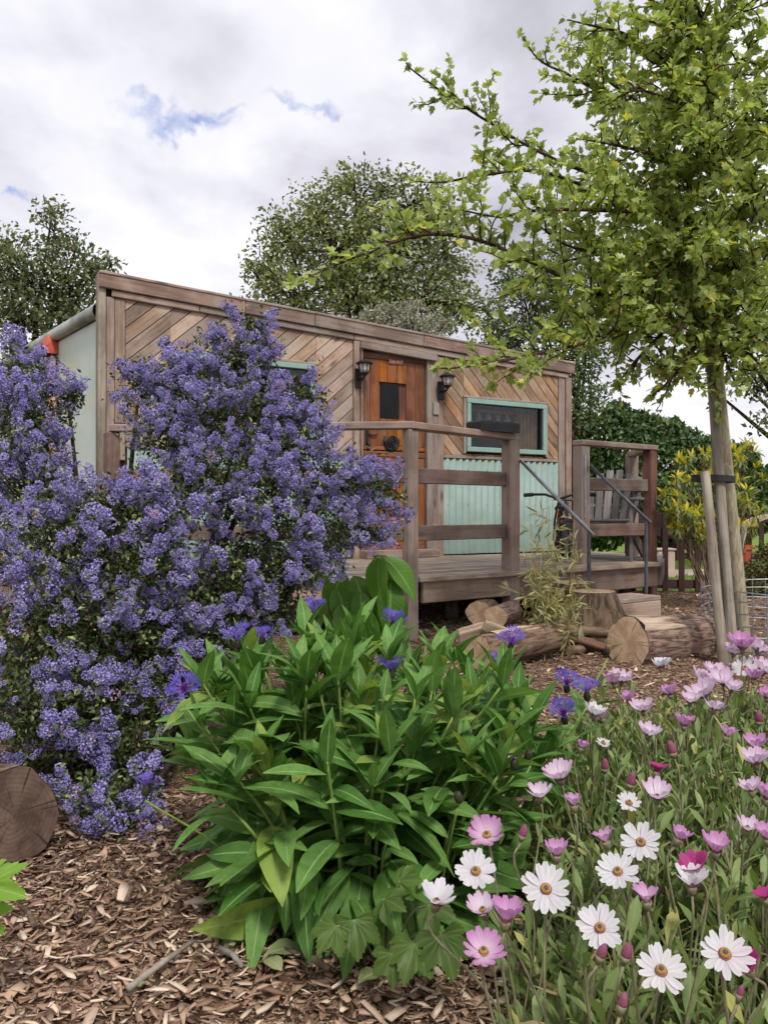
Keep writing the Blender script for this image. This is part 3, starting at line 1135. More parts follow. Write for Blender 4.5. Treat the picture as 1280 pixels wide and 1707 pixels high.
# left side wall (old metal body) with rounded roof rim, vent cowl and pipe
LD = Vector((-0.616, 0.788, 0))
LN = Vector((-LD.y, LD.x, 0)) * 1.0
if LN.dot(Vector((0, -1, 0))) < 0:
    LN = -LN
LSM = Matrix((LD, Vector((0, 0, 1)), LN)).transposed().to_4x4()
LSM.translation = WC - WN * 0.06
zr = CAMZ + (853.5 - 522) / F * 6.08          # underside of the rim
LEN = 3.6
for i in range(3):
    MB().box((LEN * (i + .5) / 3, (zr + .35) / 2 - .02, -0.02), (LEN / 3 - .012, zr - .35, 0.03), b=.004).build('side_panel', SIDE, cabin, LSM)
rm = MB()
prof = [(-.02, -.01), (.045, -.01), (.06, .02), (.055, .06), (.03, .09), (-.03, .105), (-.3, .12)]
vs, fs = [], []
for k, x in enumerate((0.0, LEN)):
    vs += [(x, zr + b, a) for a, b in prof]
m_ = len(prof)
fs = [(i, i + 1, i + 1 + m_, i + m_) for i in range(m_ - 1)]
rm.add(vs, fs).build('roof_rim', ROOFM, cabin, LSM, smooth=True)
rf = MB()
q = [WC - WN * .05, WC - WN * .05 + WD * UR, WC + WD * (UR + .35) + LD * LEN, WC + LD * LEN]
rf.add([(p.x, p.y, h) for p, h in zip(q, (zr + .085, zr - .12, zr - .15, zr + .085))], [(0, 1, 2, 3)])
rf.build('roof', ROOFM, cabin)
rs = MB()
q0, q1 = WC + WD * UR - WN * .06, WC + WD * (UR + .35) + LD * LEN
rs.add([(q0.x, q0.y, .3), (q1.x, q1.y, .3), (q1.x, q1.y, zr - .15), (q0.x, q0.y, zr - .12)], [(0, 1, 2, 3)])
rs.build('end_wall', SIDE, cabin)
xs_ = 1.18
cw = MB()
y0 = zr - .13
cw.add([(xs_ - .11, y0, .0), (xs_ + .11, y0, .0), (xs_ + .11, y0, .14), (xs_ - .11, y0, .14), (xs_ - .08, y0 + .17, .0), (xs_ + .08, y0 + .17, .0), (xs_ + .07, y0 + .17, .065), (xs_ - .07, y0 + .17, .065)],
       [(0, 1, 5, 4), (1, 2, 6, 5), (2, 3, 7, 6), (3, 0, 4, 7), (4, 5, 6, 7)])
cw.build('vent_cowl', REDP, cabin, LSM, label='small red tapered vent cowl on the side wall')
MB().box((xs_, y0 - .46, .03), (.16, .9, .05), b=.02).build('vent_pipe', PINKP, cabin, LSM)
# skylight dome on the roof
dm = MB()
pf = [(0.30 * math.cos(a), 0.24 * math.sin(a)) for a in np.linspace(0, PI / 2 * .97, 8)]
sk = wp(wu(812, -1.2), 0, -1.2)
dm.lathe(pf, 20, (sk.x, sk.y, 2.32))
dm.build('roof_dome', WHITE, cabin, smooth=True)


# ------------------------------------------------------------------ wall lanterns
def lantern(px, py, label):
    u, v = wz(px, py, .05)
    M = wallM(u, v, 0.047)
    r = bpy.data.objects.new('wall_lantern', None)
    link(r, None, Matrix.Translation(M.translation))
    tag(r, label, 'wall lamp', 'black lanterns either side of the cabin door')
    MB().box((0, -.045, .004), (.075, .17, .018), b=.004).build('back_plate', BLACK, r, M)
    MB().tube([(0, -.05, .01), (0, -.065, .05), (0, -.05, .10), (0, -.03, .105)], .010, 7).build('arm', BLACK, r, M, smooth=True)
    RX = Matrix.Rotation(-PI / 2, 3, 'X')
    c = (0, 0, .105)
    MB().lathe([(.010, -.04), (.022, -.03), (.036, -.018), (.040, -.012)], 12, c, RX).build('cup', BLACK, r, M)
    MB().lathe([(.034, -.012), (.044, .02), (.052, .066)], 14, c, RX).build('shade', FROST, r, M, smooth=True)
    cg = MB()
    for k in range(8):
        a = 2 * PI * k / 8
        cg.tube([(c[0] + .041 * math.cos(a), -.012, c[2] + .041 * math.sin(a)), (c[0] + .057 * math.cos(a), .068, c[2] + .057 * math.sin(a))], .0035, 5)
    cg.build('cage_bars', BLACK, r, M)
    MB().lathe([(.074, .066), (.076, .074), (.05, .092), (.02, .10), (.012, .112)], 14, c, RX).build('cap', BLACK, r, M)
    return r


lantern(598, 622, 'black wall lantern on the left post beside the orange door')
lantern(735, 643, 'black wall lantern right of the orange door, above the small plank')

# ------------------------------------------------------------------ deck with railings
deck = thing('timber_deck', 'raised weathered timber deck with post and rail balustrade before the cabin', 'deck', (0.4, 6.2, 0))
PA, PD = Vector((0.19, 5.14, 0)), Vector((2.24, 6.68, 0))
DD = (PD - PA).normalized()
DN = Vector((DD.y, -DD.x, 0))
DEDGE = [(-1.93, 5.27), (0.20, 5.13), (2.27, 6.66), (2.72, 7.9), (2.05, 8.48), (-2.14, 6.07)]
ang = math.atan2(DD.y, DD.x)
q = 0
while q < 3.4:
    wdt = 0.118
    o_ = PA - DN * q
    s0 = o_ - DD * 6
    s1 = o_ + DD * 6
    strip = [(s0.x - DN.x * wdt, s0.y - DN.y * wdt), (s0.x, s0.y), (s1.x, s1.y), (s1.x - DN.x * wdt, s1.y - DN.y * wdt)]
    ar = sum(strip[i][0] * strip[(i + 1) % 4][1] - strip[(i + 1) % 4][0] * strip[i][1] for i in range(4))
    if ar < 0:
        strip = strip[::-1]
    p = dedupe(clip_convex(strip, DEDGE))
    if len(p) >= 3 and area(p) > .004:
        cx, cy = sum(a[0] for a in p) / len(p), sum(a[1] for a in p) / len(p)
        lp = [((x - cx) * DD.x + (y - cy) * DD.y, -(x - cx) * DD.y + (y - cy) * DD.x) for x, y in p]
        MB().prism(lp, -.03, 0.0 + random.uniform(-.003, .001), .004).build('deck_board', W_DECK, deck, frame(DD, (0, 0, 1), (cx, cy, DECKZ)))
    q += wdt + .006


def fascia(p0, p1, z0, z1, mat=W_RAIL, th=.035, off=0.0):
    p0, p1 = Vector((*p0, 0)), Vector((*p1, 0))
    zc = Vector((0, 0, (z0 + z1) / 2))
    beam('fascia_board', p0 + zc, p1 + zc, th, z1 - z0, mat, deck)


fascia((-1.93, 5.285), (0.16, 5.165), .20, .352)
fascia((0.24, 5.185), (.90, 5.675), .215, .352)
fascia((.92, 5.69), (2.24, 6.67), .19, .352, W_RAILD)
fascia((2.285, 6.72), (2.70, 7.85), .19, .352, W_RAILD)
beam('edge_board', (0.22, 5.118, .372), (2.25, 6.617, .372), .028, .034, W_DECK, deck)
beam('edge_board', (-1.93, 5.247, .372), (0.19, 5.112, .372), .028, .034, W_DECK, deck)
for x, y in ((-.8, 5.6), (-1.7, 5.5), (.5, 6.0), (1.5, 6.7), (0, 6.4), (2.2, 7.4), (1.2, 7.5)):
    beam('support_leg', (x, y, 0), (x, y, .355), .09, .09, W_RAILD, deck, up=(1, 0, 0))
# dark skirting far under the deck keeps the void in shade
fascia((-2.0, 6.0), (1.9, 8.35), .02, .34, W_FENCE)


def post(name, px, Y, ztop, wd, mat, z0=-.05, lean=0):
    x = (px - 640) / F * Y
    M = frame((0, 0, 1), DN, (x, Y, (ztop + z0) / 2))
    MB().box((0, 0, 0), (ztop - z0, wd, wd), b=.008).build(name, mat, deck, M)
    return Vector((x, Y, 0))


HZ = 1.355
pA = post('post', 684, 5.10, HZ - .035, .078, W_RAIL)
pB = post('post', 851, 5.70, HZ - .03, .098, W_RAIL)
pC = post('post', 969, 6.36, HZ - .035, .098, W_RAIL)
pDD = post('post', 1083, 6.76, HZ - .04, .088, W_RED)
pE = post('post', 1053, 7.50, HZ - .02, .09, W_RAIL, z0=.2)
pL = post('post', 186, 5.26, HZ - .035, .085, W_RAILD)
Z = Vector((0, 0, 1))
# handrails lie flat on the posts, mid rails sit between them
beam('handrail', pA + Z * (HZ - .012) - DD * .02, pB + Z * (HZ - .030) - DD * .01, .11, .044, W_RAIL, deck)
beam('handrail', pL + Z * (HZ - .012), pA + Z * (HZ - .010) + Vector((.035, 0, 0)), .10, .046, W_RAIL, deck)
beam('handrail', pC + Z * (HZ - .012) - DD * .05, pDD + Z * (HZ - .02) + DD * .05, .11, .042, W_RAIL, deck)
beam('handrail', pDD + Z * (HZ - .03) + (pE - pDD).normalized() * .06, pE + Z * (HZ - .02), .09, .044, W_RAIL, deck)
for zz in (1.03, .665):
    beam('mid_rail', pA + Z * zz + DD * .04 - DN * .01, pB + Z * zz - DD * .05 - DN * .01, .038, .098, W_RAILD, deck)
    beam('mid_rail', pL + Z * zz + Vector((.05, 0, 0)), pA + Z * zz - Vector((.042, 0, 0)), .038, .098, W_RAILD, deck)
    beam('mid_rail', pC + Z * (zz - .01) + DD * .05, pDD + Z * (zz - .01) - DD * .045, .040, .10, W_RAILD, deck)
    beam('mid_rail', pDD + Z * (zz - .01) + (pE - pDD).normalized() * .05, pE + Z * (zz - .01) - (pE - pDD).normalized() * .05, .038, .09, W_RAILD, deck)
# sloping galvanised handrails down the steps, black hinge plate
for P, e in ((pB, .64), (pC, .55)):
    a = P + Z * 1.16 + DN * .055 + DD * .045
    b = P + Z * (1.16 - .80 * e) + DN * (.05 + e) + DD * .045
    MB().tube([a, b], .0125, 8).build('metal_handrail', GALV if P is pB else DKSTEEL, deck, smooth=True)
    bb = b - DN * .04 + Z * .03
    beam('metal_handrail_post', bb - Z * (bb.z + .02), bb, .022, .022, DKSTEEL, deck, up=DN)
plb = pB + DD * .062 + Z * .925
pl = MB().box((0, 0, 0), (.56, .05, .012), b=.003)
pl.build('hinge_plate', BLACK, deck, frame((0, 0, 1), DD, plb))
hb = MB()
for zz in (-.25, -.09, .09, .25):
    hb.lathe([(.008, .006), (.008, .012), (.004, .014)], 8, (zz, .0, 0))
hb.build('hinge_bolts', GALV, deck, frame((0, 0, 1), DD, plb))
plc = pC + DN * .052 - DD * .02 + Z * 1.0
MB().box((0, 0, 0), (.50, .022, .010), b=.002).build('hinge_plate', GALV, deck, frame((0, 0, 1), DN, plc))

step = thing('timber_step', 'low timber box step between the two sloping metal handrails', 'step', (1.5, 5.65, 0))
sc_c = (pB + pC) / 2 + DN * .42 + DD * .12
for i in range(2):
    beam('tread', sc_c - DD * .36 + DN * (.02 + i * .135) + Z * .185, sc_c + DD * .36 + DN * (.02 + i * .135) + Z * .185, .128, .032, W_DECK, step)
beam('riser', sc_c - DD * .35 + DN * .21 + Z * .085, sc_c + DD * .35 + DN * .21 + Z * .085, .03, .165, W_RAIL, step)
for s_ in (-1, 1):
    beam('step_side', sc_c + DD * .335 * s_ - DN * .04 + Z * .083, sc_c + DD * .335 * s_ + DN * .19 + Z * .083, .028, .16, W_RAIL, step)

# flat black box lying on the rail beside the post
bx = thing('solar_lamp_box', 'flat black box lying on the handrail beside the post', 'box', at(832, 716, 5.55))
c = pB + Z * (HZ + .036) - DD * .16 + DN * .005
MB().prism([(-.20, -.075), (.17, -.075), (.17, .075), (-.20, .075)], -.042, .028, .012).build('case', BLACK, bx, frame(DD, (0, 0, 1), c))
MB().box((-.01, 0, .030), (.30, .12, .006), b=.002).build('panel', m_plain('solar_cell', (.015, .017, .03), (.02, .02, .04), 10, .25), bx, frame(DD, (0, 0, 1), c))

# ------------------------------------------------------------------ chair on the deck
CHL = Vector((1.93, 7.08, DECKZ))
chair = thing('garden_chair', 'silvered slatted wooden garden chair on the deck behind the rail', 'chair', CHL)
fd = Vector((-0.45, -0.89, 0)).normalized()          # the way it faces
sd = Vector((-fd.y, fd.x, 0))
CM = Matrix((sd, -fd, Z)).transposed().to_4x4()
CM.translation = CHL


def cpart(name, p0, p1, wd, ht, up=(0, 0, 1), mat=W_CHAIR, b=.004):
    p0, p1 = CM @ Vector(p0), CM @ Vector(p1)
    return beam(name, p0, p1, wd, ht, mat, chair, CM.to_3x3() @ Vector(up), b)


for i in range(6):
    x = -.20 + i * .08
    h = .80 - .018 * abs(i - 2.5) ** 1.5
    cpart('back_slat', (x * .86, .20, .26), (x * 1.12, .46, h), .066, .02, (0, -1, .3))
cpart('back_rail', (-.26, .33, .46), (.26, .33, .46), .025, .06, (0, -1, .3))
for i in range(5):
    cpart('seat_slat', (-.26, -.26 + i * .095, .34 - i * .018), (.26, -.26 + i * .095, .34 - i * .018), .085, .022)
for s_ in (-1, 1):
    cpart('leg', (.27 * s_, -.27, 0), (.27 * s_, -.27, .50), .05, .03, (1, 0, 0))
    cpart('side_rail', (.25 * s_, -.30, .31), (.25 * s_, .48, .03), .028, .10)
    cpart('arm', (.31 * s_, -.34, .52), (.31 * s_, .38, .52), .11, .022)
    cpart('arm_post', (.285 * s_, .30, .10), (.285 * s_, .30, .505), .04, .028, (1, 0, 0))
cpart('front_rail', (-.25, -.275, .27), (.25, -.275, .27), .028, .11)
for s_ in (-1,):
    wh = MB()
    RW = Matrix.Rotation(PI / 2, 3, 'Y')
    wh.lathe([(.10, -.022), (.125, -.02), (.13, 0), (.125, .02), (.10, .022)], 24, (-.36, .12, .13), RW)
    w1 = wh.build('wheel', RUBBER, chair, CM)
    MB().lathe([(.03, -.027), (.095, -.024), (.098, .024), (.03, .027)], 24, (-.36, .12, .13), RW).build('hub', W_FASC, w1, CM)

# ------------------------------------------------------------------ child's bicycle by the corner
bk_l = Vector((1.53, 7.02, DECKZ))
bike = thing('childs_bicycle', 'small black and red bicycle parked on the deck by the cabin corner', 'bicycle', bk_l)
bd = Vector((-.28, -.96, 0)).normalized()
BM = Matrix((bd, Vector((-bd.y, bd.x, 0)), Z)).transposed().to_4x4()
BM.translation = bk_l
RB = Matrix.Rotation(PI / 2, 3, 'X')
for x in (.27, -.27):
    ring = [(x + .15 * math.cos(a), 0, .172 + .15 * math.sin(a)) for a in np.linspace(0, 2 * PI, 29)]
    w1 = MB().tube(ring, .022, 8, cap=False).build('wheel', RUBBER, bike, BM, smooth=True)
    sp_b = MB()
    for k in range(10):
        a = 2 * PI * k / 10
        sp_b.tube([(x, 0, .172), (x + .135 * math.cos(a), 0, .172 + .135 * math.sin(a))], .003, 4)
    sp_b.lathe([(.02, -.03), (.02, .03)], 10, (x, 0, .172), RB)
    sp_b.build('spokes', GALV, w1, BM)
fr = MB()
for a, b in (((.2, 0, .40), (-.06, 0, .2)), ((.2, 0, .42), (-.12, 0, .36)), ((-.06, 0, .2), (-.14, 0, .42)), ((-.06, .03, .2), (-.27, .03, .172)), ((-.06, -.03, .2), (-.27, -.03, .172)), ((-.13, .03, .36), (-.27, .035, .172)), ((-.13, -.03, .36), (-.27, -.035, .172))):
    fr.tube([a, b], .014, 8)
fr.build('frame', m_plain('red_bicycle_paint', sc(150, 40, 34), sc(130, 34, 30), 6, .35), bike, BM, smooth=True)
fk = MB().tube([(.27, .035, .172), (.20, .035, .34), (.17, 0, .52)], .010, 7).tube([(.27, -.035, .172), (.20, -.035, .34), (.17, 0, .52)], .010, 7)
fk.build('fork', BLACK, bike, BM)
MB().tube([(.14, .24, .56), (.16, .12, .56), (.18, 0, .52), (.16, -.12, .56), (.14, -.24, .56)], .011, 8).build('handlebar', BLACK, bike, BM, smooth=True)
for s_ in (-1, 1):
    MB().tube([(.12, .30 * s_, .555), (.14, .22 * s_, .56)], .017, 8).build('grip', RUBBER, bike, BM)
MB().box((-.16, 0, .44), (.20, .11, .04), b=.015).build('saddle', BLACK, bike, BM)

# ------------------------------------------------------------------ string lights
stl = thing('string_lights', 'string of tiny white bulbs hung from the cabin corner past the hedge', 'string lights', at(946, 740, 8.35))
wr_, bl = MB(), MB()
for pts in ((at(945, 735, 8.4), at(1000, 712, 8.9), at(1012, 728, 9), at(1062, 742, 9.2)), (at(1060, 778, 7.5), at(1110, 778, 9.0), at(1160, 762, 10.0)), (at(1088, 742, 6.8), at(1120, 768, 8.2), at(1150, 770, 10))):
    P = []
    for i in range(len(pts) - 1):
        for k in range(8):
            f_ = k / 8
            p = pts[i].lerp(pts[i + 1], f_)
            p.z -= .10 * math.sin(PI * f_)
            P.append(p)
    P.append(pts[-1])
    wr_.tube(P, .004, 4)
    for p in P[::2]:
        bl.lathe([(.003, .0), (.009, -.009), (.008, -.018), (.002, -.022)], 6, p)
wr_.build('wire', BLACK, stl)
bl.build('bulbs', WHITE, stl)

# ------------------------------------------------------------------ fences and things beyond
def fence(name, label, p0, p1, h, pk_w, gap_, low, rail_z, group=None, pick_top=0.0):
    p0, p1 = Vector(p0), Vector(p1)
    r = thing(name, label, 'fence', (p0 + p1) / 2, group)
    t_ = (p1 - p0).normalized()
    n_ = Vector((t_.y, -t_.x, 0))
    for z in rail_z:
        beam('fence_rail', p0 + Z * z - n_ * .03, p1 + Z * z - n_ * .03, .03, .085, W_FENCE, r)
    L_ = (p1 - p0).length
    k = 0
    x = pk_w / 2
    while x < L_:
        p = p0 + t_ * x
        beam('picket', p + Z * low, p + Z * (h + random.uniform(-.01, .01)), pk_w, .02, W_FENCE, r, up=n_)
        x += pk_w + gap_
    x = 0
    while x <= L_ + .01:
        p = p0 + t_ * x - n_ * .09
        beam('fence_post', p, p + Z * (h + .03), .08, .08, W_FENCE, r, up=n_)
        x += L_ / max(1, round(L_ / 1.8))
    return r


g0, g1 = at(1050, 0, 8.05), at(1186, 0, 7.9)
g0.z = g1.z = 0
fn = fence('picket_fence', 'low dark brown picket fence behind the staked young tree', g0, g1, .80, .055, .098, .02, (.09, .60), None)
beam('board', g0 + Z * .66, g1 + Z * .66, .022, .26, W_FENCE, fn, up=(0, 0, 1)).location += Vector((0, .12, 0))
f0, f1 = Vector((4.55, 12.6, 0)), Vector((7.6, 11.9, 0))
fence('far_fence', 'dark slatted fence at the far edge of the lawn', f0, f1, .78, .07, .10, .05, (.12, .68))
pil = thing('low_pillar', 'pale pinkish pillar on the lawn behind the picket fence', 'pillar', (3.36, 9.75, 0))
MB().box((3.36, 9.75, .17), (.22, .22, .34), b=.02).build('shaft', BRICKP, pil)
MB().box((3.36, 9.75, .352), (.235, .235, .025), b=.008).build('cap_stone', BRICKP, pil)
for px, yy, s_, lb in ((1238, 12.2, 1.0, 'terracotta pot with pale rim standing before the far fence'), (1229, 12.1, .8, 'smaller terracotta pot beside the trunk by the far fence')):
    p = at(px, 0, yy)
    pot = thing('flower_pot', lb, 'pot', (p.x, p.y, 0), 'terracotta pots by the far fence')
    MB().lathe([(.09 * s_, 0.006), (.13 * s_, .24 * s_), (.15 * s_, .24 * s_), (.15 * s_, .30 * s_), (.12 * s_, .30 * s_), (.11 * s_, .26 * s_)], 16, (p.x, p.y, .0)).build('pot_body', TERRA, pot, smooth=False)
    MB().lathe([(.12 * s_, .25 * s_), (.05, .28 * s_)], 12, (p.x, p.y, .0)).build('soil', BARKD, pot)
# rustic bent-wood arch bench at the right edge
arch = thing('bentwood_arch', 'pale curved bent wood arch at the right edge behind the trunk', 'arch', (3.9, 8.6, 0))
A = []
ctr = at(1290, 0, 8.4)
for a in np.linspace(PI * 1.02, -.02 * PI, 22):
    A.append((ctr.x + .42 * math.cos(a), ctr.y + .1 * math.cos(a), .38 + .40 * max(math.sin(a), -.1) ** .7 if math.sin(a) > 0 else .30))
ab = MB()
vs, fs = [], []
for i, p in enumerate(A):
    p = Vector(p)
    for dy in (-.11, .11):
        vs += [(p.x, p.y + dy, p.z), (p.x * .985 + ctr.x * .015, p.y + dy, p.z - .035)]
for i in range(len(A) - 1):
    k = 4 * i
    fs += [(k, k + 4, k + 6, k + 2), (k + 1, k + 3, k + 7, k + 5), (k, k + 1, k + 5, k + 4), (k + 2, k + 6, k + 7, k + 3)]
ab.add(vs, fs).build('arch_band', SPLIT, arch)
for s_ in (-1, 1):
    beam('arch_leg', (ctr.x + .42 * s_, ctr.y + .1 * s_, -.02), (ctr.x + .425 * s_, ctr.y + .1 * s_, .40), .06, .06, SPLIT, arch, up=(1, 0, 0))

# ------------------------------------------------------------------ logs and stumps


def log(name, label, p0, p1, r0, r1, cat='log', bark=BARK, endm=ENDG, seg=14, n=28, rough_=.05, strip=None, parent=None, r=rng, group=None):
    """a log from p0 to p1 with sawn ends as parts"""
    p0, p1 = Vector(p0), Vector(p1)
    root = parent or thing(name, label, cat, (p0 + p1) / 2 - Vector((0, 0, r0)), group)
    M = frame(p1 - p0, (0, 0, 1), p0)
    Lg = (p1 - p0).length
    ph = r.uniform(0, 9)
    V = []
    for i in range(seg + 1):
        x = i / seg * Lg
        rr = r0 + (r1 - r0) * i / seg
        for k in range(n):
            a = 2 * PI * k / n
            q_ = rr * (1 + rough_ * (math.sin(3 * a + ph) + .6 * math.sin(5 * a + 2 * ph + x * 2) + .5 * math.sin(9 * a + ph + x * 5) + (r.uniform(-.6, .6) if 0 < i < seg else 0)))
            V.append((x, q_ * math.cos(a), q_ * math.sin(a)))
    Fq = [(i * n + k, (i + 1) * n + k, (i + 1) * n + (k + 1) % n, i * n + (k + 1) % n) for i in range(seg) for k in range(n)]
    b = MB().add(V, [f[::-1] for f in Fq]).build('bark', bark, root, M, smooth=True)
    for e in (0, 1):
        ring = V[:n] if e == 0 else V[-n:]
        x = -.002 if e == 0 else Lg + .002
        # end disc built in a frame whose local Z is the log axis
        ME = M @ Matrix.Translation((x, 0, 0)) @ Matrix.Rotation(PI / 2, 4, 'Y')
        vs = [ME.inverted() @ (M @ Vector((x, y, z))) for _, y, z in ring]
        eb = MB().add([v * .985 for v in vs] + [Vector((0, 0, .003 if e else -.003))], [((k, (k + 1) % n, n) if e == 0 else (k, n, (k + 1) % n)) for k in range(n)])
        eb.build('sawn_end', endm, root, ME, smooth=False)
    if strip:
        # patch where the bark has come away, proud of the bark
        sv, sf = [], []
        (x0, x1), (a0, a1) = strip
        for i in range(9):
            for k in range(9):
                fx = i / 8
                a = a0 + (a1 - a0) * k / 8
                x = x0 + (x1 - x0) * fx * (.72 + .28 * math.sin(k * 1.9 + 1))
                q_ = (r0 + (r1 - r0) * x / Lg) * (1.075 + .012 * math.sin(k * 2 + i))
                if k in (0, 8) or i == 8:
                    q_ *= .90
                sv.append((x, q_ * math.cos(a), q_ * math.sin(a)))
        sf = [(i * 9 + k, (i + 1) * 9 + k, (i + 1) * 9 + k + 1, i * 9 + k + 1) for i in range(8) for k in range(8)]
        MB().add(sv, sf).build('stripped_wood', SPLIT, root, M, smooth=True)
    return root


# big log in front of the steps
log('cut_log', 'large cut log with pale sawn end and stripped patch, lying by the wire cage', at(1046, 1071, 4.15) + Vector((0, 0, 0)), at(1215, 1063, 4.75), .128, .122, strip=((.0, .40), (PI * .40, PI * .80)))


def stump(name, label, px, Y, rtop, rbot, h, group=None):
    x = (px - 640) / F * Y
    root = thing(name, label, 'stump', (x, Y, 0), group)
    n, seg = 32, 8
    ph = rng.uniform(0, 9)
    V = []
    for i in range(seg + 1):
        f_ = i / seg
        rr = rbot + (rtop - rbot) * f_ ** .6
        for k in range(n):
            a = 2 * PI * k / n
            q_ = rr * (1 + (.10 * (1 - f_) + .03) * math.sin(5 * a + ph) + .03 * math.sin(11 * a + ph))
            V.append((x + q_ * math.cos(a) + .05 * (1 - f_), Y + q_ * math.sin(a), -.03 + f_ * (h + .03)))
    Fq = [(i * n + k, i * n + (k + 1) % n, (i + 1) * n + (k + 1) % n, (i + 1) * n + k) for i in range(seg) for k in range(n)]
    MB().add(V, Fq).build('bark', BARK2, root, smooth=True)
    ME = Matrix.Translation((x, Y, h + .002))
    eb = MB().add([(v[0] - x, v[1] - Y, .0) for v in V[-n:]] + [(0, 0, .004)], [(k, (k + 1) % n, n) for k in range(n)])
    eb.build('sawn_top', ENDG, root, ME)


stump('tree_stump', 'flared tree stump with pale sawn top beside the bamboo', 988, 4.95, .135, .27, .315)
stump('tree_stump', 'smaller stump half hidden behind the flared stump', 955, 5.28, .14, .16, .34)
# pile of cut pieces under the deck edge
log('cut_log', 'long thin log lying under the deck edge, cut end to the left', at(797, 1088, 3.95), at(948, 1054, 4.5), .085, .075, bark=LBARK, strip=((.1, .5), (PI * .45, PI * .7)))
log('cut_log', 'short round log behind the thin log, near the middle post', at(797, 1022, 4.95), at(812, 1018, 5.3), .075, .08, bark=LBARK)
log('cut_log', 'stubby split log with ragged bark against the corner post', at(826, 1030, 4.75), at(850, 1022, 5.1), .07, .075, bark=BARK)
log('cut_log', 'thin grey branch section lying under the stump', at(962, 1052, 4.6), at(1022, 1056, 4.65), .034, .03, bark=LBARK)
log('cut_log', 'reddish branch section leaning below the stump', at(958, 1066, 4.5), at(1022, 1086, 4.35), .032, .026, bark=m_bark('red_bark', sc(84, 62, 50), sc(138, 106, 86), (4, 26, 26)))
log('cut_log', 'short branch section beside the bamboo roots', at(948, 1085, 4.4), at(985, 1082, 4.5), .028, .03, bark=LBARK)
log('cut_log', 'old dark log with cracked cut end under the blue shrub', at(22, 1362, 1.80), at(-150, 1330, 2.3), .102, .108, endm=ENDD, bark=LBARK)

# split pieces and pale stones
for i, (px, py, Y, ln, wd, ht, a, lb) in enumerate(((790, 1052, 4.5, .22, .07, .05, .4, 'pale split billet on top of the thin log'), (830, 1050, 4.45, .20, .05, .05, -.7, 'upright pale wedge of wood on the log pile'),
                                                    (880, 1048, 4.5, .24, .08, .03, .2, 'flat bark slab lying on the thin log'), (842, 1078, 4.35, .16, .05, .03, -.3, 'small bark slab in front of the thin log'))):
    p = at(px, py, Y)
    Mx = frame((math.cos(a), .4, math.sin(a) * .5), (0, -.3, 1), p)
    pr = MB().prism([(-ln / 2, -wd / 2), (ln * .4, -wd * .6), (ln / 2, wd * .1), (ln * .3, wd / 2), (-ln * .45, wd * .4)], -ht / 2, ht / 2, .008)
    o = pr.build('split_wood', SPLIT if i < 2 else BARK2, None, Mx)
    tag(o, lb, 'wood', 'split pieces on the log pile')


def rock(name, label, p, r, mat, seed, group=None, sq=.6):
    rr = np.random.default_rng(seed)
    me = bpy.data.meshes.new(name)
    import bmesh
    bm = bmesh.new()
    bmesh.ops.create_icosphere(bm, subdivisions=2, radius=r)
    for v in bm.verts:
        d_ = v.co.normalized()
        f_ = 1 + .25 * math.sin(3 * d_.x + seed) * math.cos(4 * d_.y + seed * 2) + rr.uniform(-.10, .10)
        v.co = Vector((v.co.x * f_, v.co.y * f_, v.co.z * f_ * sq))
    bm.to_mesh(me)
    bm.free()
    o = meshobj(name, me, mat, None, Matrix.Translation(p))
    tag(o, label, 'stone', group)


for i, (px, py, Y, r, lb) in enumerate(((1083, 1026, 5.5, .055, 'largest white stone behind the big log'), (1100, 1030, 5.45, .04, 'white stone at the right of the little heap'), (1068, 1031, 5.4, .035, 'white stone at the left of the little heap'), (1092, 1037, 5.3, .03, 'small white stone in front of the little heap'))):
    p = at(px, py, Y)
    p.z = r * .35
    rock('stone', lb, p, r, STONE, i + 3, 'white stones behind the log')

# ------------------------------------------------------------------ background trees and hedge
def ell_points(n, c, r, shell=0.0):
    d = rdir(n)
    q = rng.random(n) ** (1 / 3.0)
    q = shell + (1 - shell) * q
    return np.array(c) + d * q[:, None] * np.array(r), d


